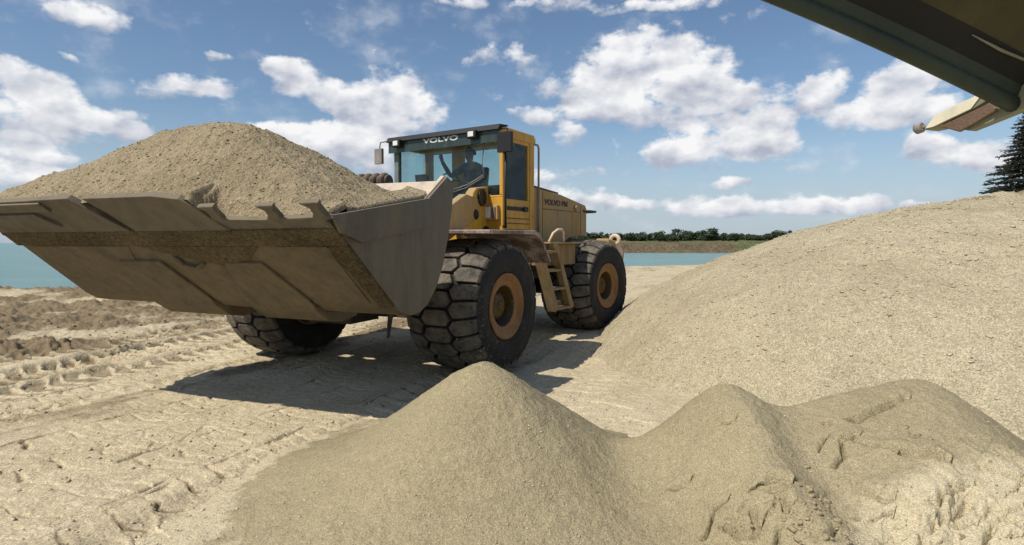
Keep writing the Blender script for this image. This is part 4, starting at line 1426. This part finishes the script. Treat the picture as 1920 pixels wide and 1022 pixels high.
# the load tucks down behind the lip and the side plate
HZ = HZ - 0.065 * sstep(XL, rlx - 0.03, rlx + 0.008) - 0.06 * sstep(YL, BW - 0.022, BW - 0.006)
slope_ok = (XL < rlx + 0.012)
W = AX[None, None, :] + HF[None, None, :] * XL[..., None] + LF[None, None, :] * YL[..., None]
hp = grid_mesh('sand_heap', W[..., 0], W[..., 1], HZ, M['load'], keep=slope_ok)
tag(hp, 'peaked heap of tan sand filling the bucket of the wheel loader', 'sand load')

rgl = np.random.default_rng(21)
ii, jj = rgl.integers(4, nyh - 4, 2600), rgl.integers(4, nxh - 12, 2600)
okl = slope_ok[ii, jj] & (XL[ii, jj] < rlx[ii, jj] - 0.06)
ii, jj = ii[okl], jj[okl]
load_pts = np.column_stack([W[ii, jj, 0], W[ii, jj, 1], HZ[ii, jj]])

# ------------------------------------------------------------------ driver


def person(name, joints, edges, root_idx, fr):
    me = bpy.data.meshes.new(name)
    org = frame_pt(joints[root_idx][0], fr)
    me.from_pydata([tuple(frame_pt(j[0], fr) - org) for j in joints], edges, [])
    o = bpy.data.objects.new(name, me)
    COL.objects.link(o)
    o.location = org
    sk = o.modifiers.new('skin', 'SKIN')
    sk.use_smooth_shade = True
    for i, j in enumerate(joints):
        sv = me.skin_vertices[0].data[i]
        rr = j[1] if isinstance(j[1], tuple) else (j[1], j[1])
        sv.radius = rr
        sv.use_root = (i == root_idx)
    ss = o.modifiers.new('sub', 'SUBSURF')
    ss.levels = ss.render_levels = 2
    dg = bpy.context.evaluated_depsgraph_get()
    m2_ = bpy.data.meshes.new_from_object(o.evaluated_get(dg))
    o.modifiers.clear()
    o.data = m2_
    for p in m2_.polygons:
        p.use_smooth = True
    return o


J = [((1.86, 0.13, 2.78), (0.17, 0.13)),     # 0 pelvis
     ((1.86, 0.13, 3.00), (0.16, 0.12)),     # 1 waist
     ((1.88, 0.13, 3.20), (0.19, 0.12)),     # 2 chest
     ((1.90, 0.13, 3.30), (0.12, 0.09)),     # 3 collar
     ((1.92, 0.13, 3.37), 0.058),            # 4 neck
     ((1.955, 0.13, 3.43), 0.075),           # 5 jaw
     ((1.955, 0.13, 3.52), 0.098),           # 6 skull
     ((1.95, 0.13, 3.585), 0.070),           # 7 crown
     ((1.90, 0.36, 3.25), 0.075),            # 8 left shoulder
     ((1.98, 0.46, 3.00), 0.055),            # 9 left elbow
     ((2.18, 0.28, 2.92), 0.038),            # 10 left wrist
     ((2.25, 0.20, 2.95), 0.036),            # 11 left palm
     ((1.90, -0.10, 3.25), 0.075),           # 12 right shoulder
     ((2.03, -0.27, 3.10), 0.055),           # 13 right elbow
     ((2.20, -0.34, 3.36), 0.038),           # 14 right wrist (raised to the pillar)
     ((2.22, -0.35, 3.44), 0.036),           # 15 right palm
     ((2.02, 0.24, 2.76), 0.095),            # 16 hips
     ((2.02, 0.02, 2.76), 0.095),
     ((2.28, 0.26, 2.72), 0.068),            # 18 knees
     ((2.28, 0.00, 2.72), 0.068),
     ((2.34, 0.27, 2.32), 0.045),            # 20 ankles
     ((2.34, -0.02, 2.32), 0.045),
     ((2.40, 0.27, 2.12), 0.045),
     ((2.40, -0.02, 2.12), 0.045),
     ((2.055, 0.13, 3.475), 0.018)]          # 24 nose
Ed = [(0, 1), (1, 2), (2, 3), (3, 4), (4, 5), (5, 6), (6, 7), (3, 8), (8, 9), (9, 10), (10, 11), (3, 12), (12, 13), (13, 14), (14, 15),
      (0, 16), (0, 17), (16, 18), (17, 19), (18, 20), (19, 21), (20, 22), (21, 23), (6, 24)]
for (base, dirv_, spread) in ((11, Vector((0.055, -0.015, 0.0)), Vector((0, 0.0, 0.018))), (15, Vector((0.012, 0.0, 0.060)), Vector((0, 0.019, 0)))):
    bpnt = Vector(J[base][0])
    for k_ in range(4):
        i0 = len(J)
        o_ = spread * (k_ - 1.5)
        ln = (0.85, 1.0, 0.95, 0.75)[k_]
        J.append((tuple(bpnt + dirv_ * 0.7 + o_), 0.011))
        J.append((tuple(bpnt + dirv_ * (0.7 + 0.8 * ln) + o_ * 1.15 + Vector((0.0, -0.008, -0.005))), 0.009))
        Ed += [(base, i0), (i0, i0 + 1)]
    i0 = len(J)
    J.append((tuple(bpnt + dirv_ * 0.25 - spread * 2.6), 0.012))
    J.append((tuple(bpnt + dirv_ * 0.75 - spread * 3.3), 0.010))
    Ed += [(base, i0), (i0, i0 + 1)]
drv = person('person', J, Ed, 0, 'r')
tag(drv, 'driver in a dark shirt seated behind the windscreen, one hand raised', 'person')
drv.data.materials.clear()
drv.data.materials.append(M['shirt'])
drv.data.materials.append(M['skin'])
hA, hB = frame_pt((2.18, 0.28, 2.92), 'r') - drv.location, frame_pt((2.20, -0.34, 3.36), 'r') - drv.location
for p in drv.data.polygons:
    c_ = p.center
    neck = c_.z > (3.345 - 2.78) and (Vector((c_.x, c_.y, 0)) - (frame_pt((1.93, 0.13, 0), 'r') - drv.location) * Vector((1, 1, 0))).length < 0.16
    if neck or (c_ - hA).dot(Vector(HR)) > 0.02 and (c_ - hA).length < 0.2 or (c_.z > hB.z and (c_ - hB).length < 0.22):
        p.material_index = 1
hr = MB()
for i in range(8):
    a0, a1 = math.pi * 0.55 * i / 8, math.pi * 0.55 * (i + 1) / 8
    for j in range(20):
        b0, b1 = 2 * math.pi * j / 20, 2 * math.pi * (j + 1) / 20

        def hp_(a_, b_):
            return (1.935 + 0.115 * math.sin(a_) * math.cos(b_) - 0.02 * (a_ > 0.9), 0.13 + 0.108 * math.sin(a_) * math.sin(b_), 3.53 + 0.115 * math.cos(a_) + (0.05 * max(0, math.cos(b_)) * (a_ / 1.7)))
        hr.add([hp_(a0, b0), hp_(a1, b0), hp_(a1, b1), hp_(a0, b1)], [(0, 1, 2, 3)], True)
build('hair', hr, M['hair'], drv, 'r')

# ------------------------------------------------------------------ machine overhead on the right (screening plant)
scr = empty('screening_machine', (3.2, 1.5, 0))
tag(scr, 'dark underside of a green screening machine jutting in at top right', 'machine')


def D(px, py, dist):
    # a point at depth dist (m along the ground) seen at these photo coordinates: used to measure the machine's real size
    a_ = (px - 960) / 1112.0
    b_ = (511 - py) / 1112.0
    cp, sp_ = math.cos(0.0505), math.sin(0.0505)
    dy_ = cp + b_ * sp_
    return Vector((a_ / dy_ * dist, dist, CAMZ + (-sp_ + b_ * cp) / dy_ * dist))


# hopper: rim flange, rubber skirt and floor panel run parallel, sloping down to the right
p0, p1 = D(1330, -60, 1.42), D(1905, 198, 1.62)
dirr = (p1 - p0)
ext_ = p0 + dirr * 1.0
upv = Vector((0.10, 0.25, 1.0)).normalized()
fl_ = MB()
n_ = 14
rim_pts = []
for i in range(n_ + 1):
    t = i / n_
    p = p0 + dirr * t
    p = p + Vector((0, 0, 0.012 * math.sin(t * math.pi)))
    rim_pts.append(p)


def strip(o0, o1, th=0.012):
    mb = MB()
    a_ = [p + Vector(o0) for p in rim_pts]
    b_ = [p + Vector(o1) for p in rim_pts]
    nrm = (a_[-1] - a_[0]).cross(b_[0] - a_[0]).normalized()
    for i in range(n_):
        mb.add([a_[i], a_[i + 1], b_[i + 1], b_[i], a_[i] + nrm * th, a_[i + 1] + nrm * th, b_[i + 1] + nrm * th, b_[i] + nrm * th],
               [(0, 1, 2, 3), (7, 6, 5, 4), (0, 4, 5, 1), (2, 6, 7, 3)])
    return mb


mb = MB()
mb.tube(rim_pts, 0.022, 12)
hop = build('hopper_rim', mb, M['green'], scr)
build('rim_flange', strip((0.0, 0.0, 0.012), (0.02, -0.01, 0.045)), M['green'], scr)
build('rubber_skirt', strip((0.018, -0.008, 0.042), (0.05, -0.05, 0.085)), M['rubber_skirt'], scr)
build('floor_panel', strip((0.045, -0.045, 0.080), (0.55, -0.30, 0.42)), M['brown_panel'], scr)
mb = MB()
q0 = p0 + dirr * 0.70 + Vector((0.06, -0.05, 0.068))
mb.tube([q0, q0 + dirr * 0.10 + Vector((0, 0, -0.004)), q0 + dirr * 0.34 + Vector((0, 0, 0.006))], [0.0015, 0.004, 0.003], 8)
build('edge_highlight', mb, M['olive'], scr)  # lighter sliver added to draw the curved highlight along the hopper edge

# conveyor end frame: a light channel beam with idler box and roller
B0, B1 = D(1754, 246, 1.85), D(1990, 158, 1.55)
bd = (B1 - B0)
bl = bd.length
bd.normalize()
bu = Vector((0, 0, 1))
bu = (bu - bd * bu.dot(bd)).normalized()
bn = bd.cross(bu)                      # sideways
conv = empty('conveyor_arm', tuple(B1))
tag(conv, 'pale channel beam with a rusty idler box and end roller, jutting in at right', 'conveyor arm')


def beam_pt(t, u_, w_):
    return B0 + bd * t + bu * u_ + bn * w_


def bprism(poly_tu, w0, w1):
    mb = MB()
    n = len(poly_tu)
    v_ = [beam_pt(t, u_, w0) for t, u_ in poly_tu] + [beam_pt(t, u_, w1) for t, u_ in poly_tu]
    f_ = [tuple(range(n)), tuple(range(2 * n - 1, n - 1, -1))] + [(i, i + n, (i + 1) % n + n, (i + 1) % n) for i in range(n)]
    return mb.add(v_, f_)


chn = bprism([(0.0, 0.0), (0.04, 0.032), (0.18, 0.043), (bl, 0.085), (bl, 0.045), (0.14, 0.006), (0.03, -0.005)], -0.012, 0.051)
build('side_channel', chn, M['olive'], conv, None, 0.002)
build('cream_plate', bprism([(0.006, 0.002), (0.042, 0.030), (0.180, 0.041), (0.140, 0.008), (0.03, -0.002)], 0.0515, 0.055), M['cream'], conv, None, 0.001)
build('cross_plate', bprism([(0.04, 0.004), (0.14, 0.012), (bl, 0.035), (bl, -0.038), (0.12, -0.048), (0.105, -0.040)], 0.0125, 0.044), M['olive'], conv, None, 0.002)
idl = bprism([(0.05, -0.008), (0.19, 0.004), (0.205, -0.022), (0.10, -0.045)], 0.045, 0.056)
build('idler_box', idl, M['rust'], conv, None, 0.003)
mb = MB()
rp_ = beam_pt(-0.033, 0.022, 0.02)
mb.tube([rp_ - bd * 0.014, rp_ - bd * 0.009, rp_ + bd * 0.007, rp_ + bd * 0.011], [0.011, 0.017, 0.017, 0.012], 20)
mb.tube([rp_, beam_pt(0.03, 0.012, 0)], 0.006, 8)
build('end_roller', mb, M['grey'], conv)

rng = np.random.default_rng(7)


def stones(name, P_, sizes, mat, flat=(0.7, 1.2), seed=0, squash=0.7):
    rg_ = np.random.default_rng(seed)
    base = np.array([(1, 0, 0), (-1, 0, 0), (0, 1, 0), (0, -1, 0), (0, 0, 1), (0, 0, -1), (.6, .6, .55), (-.6, .6, -.5), (.55, -.6, -.55), (-.6, -.55, .6)], float)[:6]
    cube = np.array([(x_, y_, z_) for x_ in (-1, 1) for y_ in (-1, 1) for z_ in (-1, 1)], float) * 0.62
    fc = np.array([(0, 1, 3, 2), (4, 6, 7, 5), (0, 4, 5, 1), (2, 3, 7, 6), (0, 2, 6, 4), (1, 5, 7, 3)])
    n = len(P_)
    V = cube[None] * (1 + 0.55 * (rg_.random((n, 8, 3)) - 0.5))
    V = V * np.stack([rg_.uniform(*flat, n), rg_.uniform(*flat, n), rg_.uniform(0.45, 0.9, n) * squash], 1)[:, None, :]
    a_ = rg_.uniform(0, 6.28, n)
    ca, sa = np.cos(a_)[:, None], np.sin(a_)[:, None]
    x_, y_ = V[..., 0] * ca - V[..., 1] * sa, V[..., 0] * sa + V[..., 1] * ca
    tlt = rg_.uniform(-0.5, 0.5, n)[:, None]
    z_ = V[..., 2] + x_ * tlt
    V = np.stack([x_, y_, z_], -1) * sizes[:, None, None] + P_[:, None, :]
    F = fc[None] + (np.arange(n) * 8)[:, None, None]
    me = bpy.data.meshes.new(name)
    me.vertices.add(n * 8)
    me.vertices.foreach_set('co', V.astype(np.float32).ravel())
    q = F.reshape(-1, 4)
    me.loops.add(len(q) * 4)
    me.loops.foreach_set('vertex_index', q.astype(np.int32).ravel())
    me.polygons.add(len(q))
    me.polygons.foreach_set('loop_start', np.arange(0, len(q) * 4, 4, dtype=np.int32))
    me.polygons.foreach_set('loop_total', np.full(len(q), 4, dtype=np.int32))
    me.update(calc_edges=True)
    me.materials.append(mat)
    o = bpy.data.objects.new(name, me)
    COL.objects.link(o)
    return o


# fine grains falling over the sand cone
n = 240
px = np.concatenate([rng.normal(900, 25, 150), rng.normal(930, 45, 90)])
x_ = (px - 960) / 1112 * 4.3
z_ = 0.95 + rng.random(n) ** 1.8 * 0.75
P_ = np.stack([x_, 4.3 + rng.normal(0, 0.08, n), z_], 1)
fg = stones('falling_sand', P_, rng.uniform(0.0015, 0.0034, n), M['load'], (0.8, 1.2), 4)
tag(fg, 'loose grains of sand falling onto the tip of the pointed cone', 'falling sand', None, 'stuff')

zsz = 0.004 + 0.014 * rng.random(len(load_pts)) ** 3
load_pts[:, 2] += zsz * 0.05
ls2 = stones('load_gravel', load_pts, zsz, M['load'], (0.7, 1.3), 22)
tag(ls2, 'lumps and small stones lying over the load of sand in the bucket', 'stones', None, 'stuff')
# crumbled lumps broken off the damp mound
cl_pts, cl_sz = [], []
for (x0, y0, sx_, sy_, nn, smax) in ((1.42, 2.98, 0.14, 0.10, 60, 0.034), (1.66, 3.05, 0.07, 0.12, 60, 0.030), (1.40, 3.0, 0.20, 0.14, 90, 0.014), (2.5, 2.95, 0.4, 0.2, 140, 0.012), (2.6, 2.85, 0.35, 0.16, 80, 0.026), (1.9, 2.75, 0.25, 0.12, 40, 0.022), (2.45, 3.48, 0.18, 0.05, 22, 0.032), (1.1, 3.15, 0.12, 0.12, 18, 0.018), (0.6, 2.9, 0.2, 0.2, 60, 0.010), (2.2, 3.1, 0.5, 0.3, 60, 0.016)):
    cl_pts.append(np.stack([rng.normal(x0, sx_, nn), rng.normal(y0, sy_, nn)], 1))
    cl_sz.append(smax * (0.2 + 0.8 * rng.random(nn) ** 2))
cl_pts, cl_sz = np.concatenate(cl_pts), np.concatenate(cl_sz) * 0.8
zf, _, _ = fore_h(cl_pts[:, 0], cl_pts[:, 1])
cb_ = stones('sand_clods', np.column_stack([cl_pts, zf + cl_sz * 0.05]), cl_sz, M['clod'], (0.8, 1.25), 12, 0.9)
tag(cb_, 'crumbled lumps of caked sand on the face of the right-hand mound', 'sand clods', None, 'stuff')

n = 5200
X, Y = rng.uniform(-2.0, 3.4, n), rng.uniform(2.2, 4.3, n)
zf, _, _ = fore_h(X, Y)
kp = rng.random(n) < np.clip(1.15 - zf * 1.1, 0.12, 1)
sz = (0.0022 + 0.0075 * rng.random(n) ** 5)
gg = stones('grit', np.column_stack([X, Y, zf + sz * 0.25])[kp], sz[kp], M['stone'], (0.8, 1.3), 15)
tag(gg, 'small stones sprinkled over the foreground sand piles', 'grit', None, 'stuff')

# pebbles lying about
pts = []
n = 15000
a_ = np.radians(rng.uniform(-45, 45, n))
r_ = 3.0 + rng.random(n) ** 1.2 * 13
X, Y = r_ * np.sin(a_), r_ * np.cos(a_)
dn = fbm(X, Y, 0.7, 3, 101)
kp = dn > rng.uniform(-0.5, 0.5, n) * 0.8
X, Y = X[kp], Y[kp]
G, rgh, sd = ground_h(X, Y)
Pl = pile_h(X, Y)
Fh, _, _ = fore_h(X, Y)
inn = (X > -2.6) & (X < 4.6) & (Y < 6.2) & (Y > 1.7)
Fh = np.where(inn, Fh, -9)
onfore = Fh > np.maximum(G, Pl) + 0.01
top = np.maximum(np.maximum(G, Pl), Fh)
ok = (~onfore) & (sd > 0.5)
sz = (0.006 + 0.016 * rng.random(len(X)) ** 4) * (0.6 + np.hypot(X, Y) / 12)
n = 2600
Xq, Yq = 1.2 + 8 * rng.random(n) ** 1.2, rng.uniform(5.0, 14.0, n)
Pq, (Gq, _, _) = pile_h(Xq, Yq), ground_h(Xq, Yq)
kq = (Pq > Gq - 0.03)
sq = 0.012 + 0.022 * rng.random(n) ** 3
cg = stones('coarse_gravel', np.column_stack([Xq, Yq, np.maximum(Pq, Gq) + sq * 0.15])[kq], sq[kq], M['stone'], (0.7, 1.3), 17)
tag(cg, 'coarser pale stones lying over the slope of the big gravel heap', 'stones', None, 'stuff')
pb = stones('loose_gravel', np.stack([X, Y, top + sz * 0.2], 1)[ok], sz[ok], M['stone'], (0.7, 1.3), 5)
tag(pb, 'scattered pale pebbles lying on the sand and gravel', 'gravel', None, 'stuff')

# ------------------------------------------------------------------ trees on the far bank


def tree_meshes(seed, H=5.0, Wd=4.5):
    rg_ = random.Random(seed)
    tk = MB()
    tk.tube([(0, 0, 0), (rg_.uniform(-.1, .1), 0, H * 0.35), (rg_.uniform(-.3, .3), 0.1, H * 0.7)], [0.16, 0.12, 0.05], 7)
    for k_ in range(4):
        q = rg_.uniform(0, 6.28)
        tk.tube([(0, 0, H * (0.2 + 0.1 * k_)), (math.cos(q) * Wd * 0.3, math.sin(q) * Wd * 0.3, H * (0.45 + 0.1 * k_))], [0.07, 0.02], 5)
    cr_ = MB()
    blobs = [(rg_.gauss(0, Wd * 0.24), rg_.gauss(0, Wd * 0.2), H * rg_.uniform(0.25, 0.85), Wd * rg_.uniform(0.13, 0.24)) for _ in range(11)]
    for (bx_, by_, bz_, br_) in blobs:
        for _ in range(75):
            d = Vector((rg_.gauss(0, 1), rg_.gauss(0, 1), rg_.gauss(0, 1))).normalized() * br_ * rg_.uniform(0.55, 1.05)
            c_ = Vector((bx_, by_, bz_)) + d
            s_ = rg_.uniform(0.16, 0.34)
            u_ = Vector((rg_.gauss(0, 1), rg_.gauss(0, 1), rg_.gauss(0, 1))).normalized() * s_
            w_ = u_.cross(Vector((rg_.gauss(0, 1), rg_.gauss(0, 1), rg_.gauss(0, 1)))).normalized() * s_ * 0.8
            cr_.add([c_ - u_, c_ - w_, c_ + u_, c_ + w_], [(0, 1, 2, 3)])
    mt = bpy.data.meshes.new('trunk')
    mt.from_pydata([tuple(p) for p in tk.v], [], tk.f)
    mt.materials.append(M['bark'])
    mc = bpy.data.meshes.new('crown')
    mc.from_pydata([tuple(p) for p in cr_.v], [], cr_.f)
    mc.materials.append(M['leaf'])
    return mt, mc


protos = [tree_meshes(s_, h_, w_) for s_, h_, w_ in ((1, 4.6, 5.0), (2, 5.4, 5.0), (3, 3.8, 6.0), (4, 6.0, 5.2))]
rt = random.Random(5)
labels = {0: 'low rounded dark green tree in the tree line across the lake', 1: 'medium dark green tree in the tree line across the lake',
          2: 'broad low bushy tree in the tree line across the lake', 3: 'taller tree standing above the tree line across the lake'}
xx_ = -22.0
while xx_ < 118:
    k_ = rt.choice([0, 0, 1, 2, 2, 2, 2, 3])
    mt, mc = protos[k_]
    yb = 168 + (xx_ - 40) * 0.06 + rt.uniform(44, 66)
    root = empty('tree', (xx_, yb, 2.1 + rt.uniform(-0.2, 0.3)))
    s_ = rt.uniform(0.8, 1.15)
    root.scale = (s_ * rt.uniform(0.9, 1.3), s_, s_ * rt.uniform(0.48, 0.78))
    root.rotation_euler = (0, 0, rt.uniform(0, 6.28))
    tag(root, labels[k_], 'tree', 'trees along the far shore')
    for nm, me in (('trunk', mt), ('crown', mc)):
        c_ = bpy.data.objects.new(nm, me)
        c_.parent = root
        COL.objects.link(c_)
    xx_ += rt.uniform(0.6, 1.15)

# ------------------------------------------------------------------ conifer beyond the gravel heap


def conifer(loc, H, base_r, seed=3):
    rg_ = random.Random(seed)
    root = empty('conifer_tree', loc)
    tag(root, 'dark layered conifer standing behind the crest of the gravel heap', 'tree')
    tk = MB()
    tk.tube([(0, 0, 0), (0.03, 0.02, H * 0.5), (0, 0, H)], [0.20, 0.11, 0.02], 10)
    cr_ = MB()
    z = H * 0.08
    while z < H * 0.985:
        t = 1 - z / H
        rr = base_r * (t ** 0.85)
        nb = rg_.randint(8, 10)
        ph = rg_.uniform(0, 6.28)
        for b_ in range(nb):
            q = ph + 6.283 * b_ / nb + rg_.uniform(-0.25, 0.25)
            L = rr * rg_.uniform(0.72, 1.12)
            droop = rg_.uniform(0.03, 0.14)
            tip = (math.cos(q) * L, math.sin(q) * L, z - L * droop + 0.04 * L * L)
            mid = (math.cos(q) * L * 0.55, math.sin(q) * L * 0.55, z - L * droop * 0.75)
            tk.tube([(0, 0, z), mid, tip], [0.03 * (0.3 + t), 0.018 * (0.3 + t), 0.006], 4, False)
            ncl = max(3, int(L / 0.14))
            for c_ in range(ncl):
                f_ = 0.22 + 0.80 * (c_ + rg_.uniform(-0.3, 0.3)) / ncl
                if rg_.random() < 0.10:
                    continue
                cxy = Vector((math.cos(q) * L * f_, math.sin(q) * L * f_, z - L * droop * f_))
                side = Vector((-math.sin(q), math.cos(q), 0)) * rg_.gauss(0, 0.13 * L * (0.35 + f_))
                cc = cxy + side
                for _ in range(16):
                    o_ = Vector((rg_.gauss(0, 0.075), rg_.gauss(0, 0.075), rg_.gauss(0, 0.026)))
                    d_ = Vector((math.cos(q) + rg_.gauss(0, 0.6), math.sin(q) + rg_.gauss(0, 0.6), rg_.gauss(-0.1, 0.25))).normalized()
                    w_ = d_.cross(Vector((rg_.gauss(0, 1), rg_.gauss(0, 1), rg_.gauss(0, 1)))).normalized()
                    s_ = rg_.uniform(0.05, 0.10)
                    p = cc + o_
                    cr_.add([p - d_ * s_, p + w_ * s_ * 0.28, p + d_ * s_, p - w_ * s_ * 0.28], [(0, 1, 2, 3)])
        z += rg_.uniform(0.15, 0.22) * (0.75 + 0.5 * t)
    for nm, mb_, mt_ in (('trunk', tk, M['bark']), ('crown', cr_, M['needle'])):
        me = bpy.data.meshes.new(nm)
        me.from_pydata([tuple(p) for p in mb_.v], [], mb_.f)
        me.materials.append(mt_)
        o = bpy.data.objects.new(nm, me)
        o.parent = root
        COL.objects.link(o)


conifer((21.75, 25.0, -0.2), 8.2, 3.1)
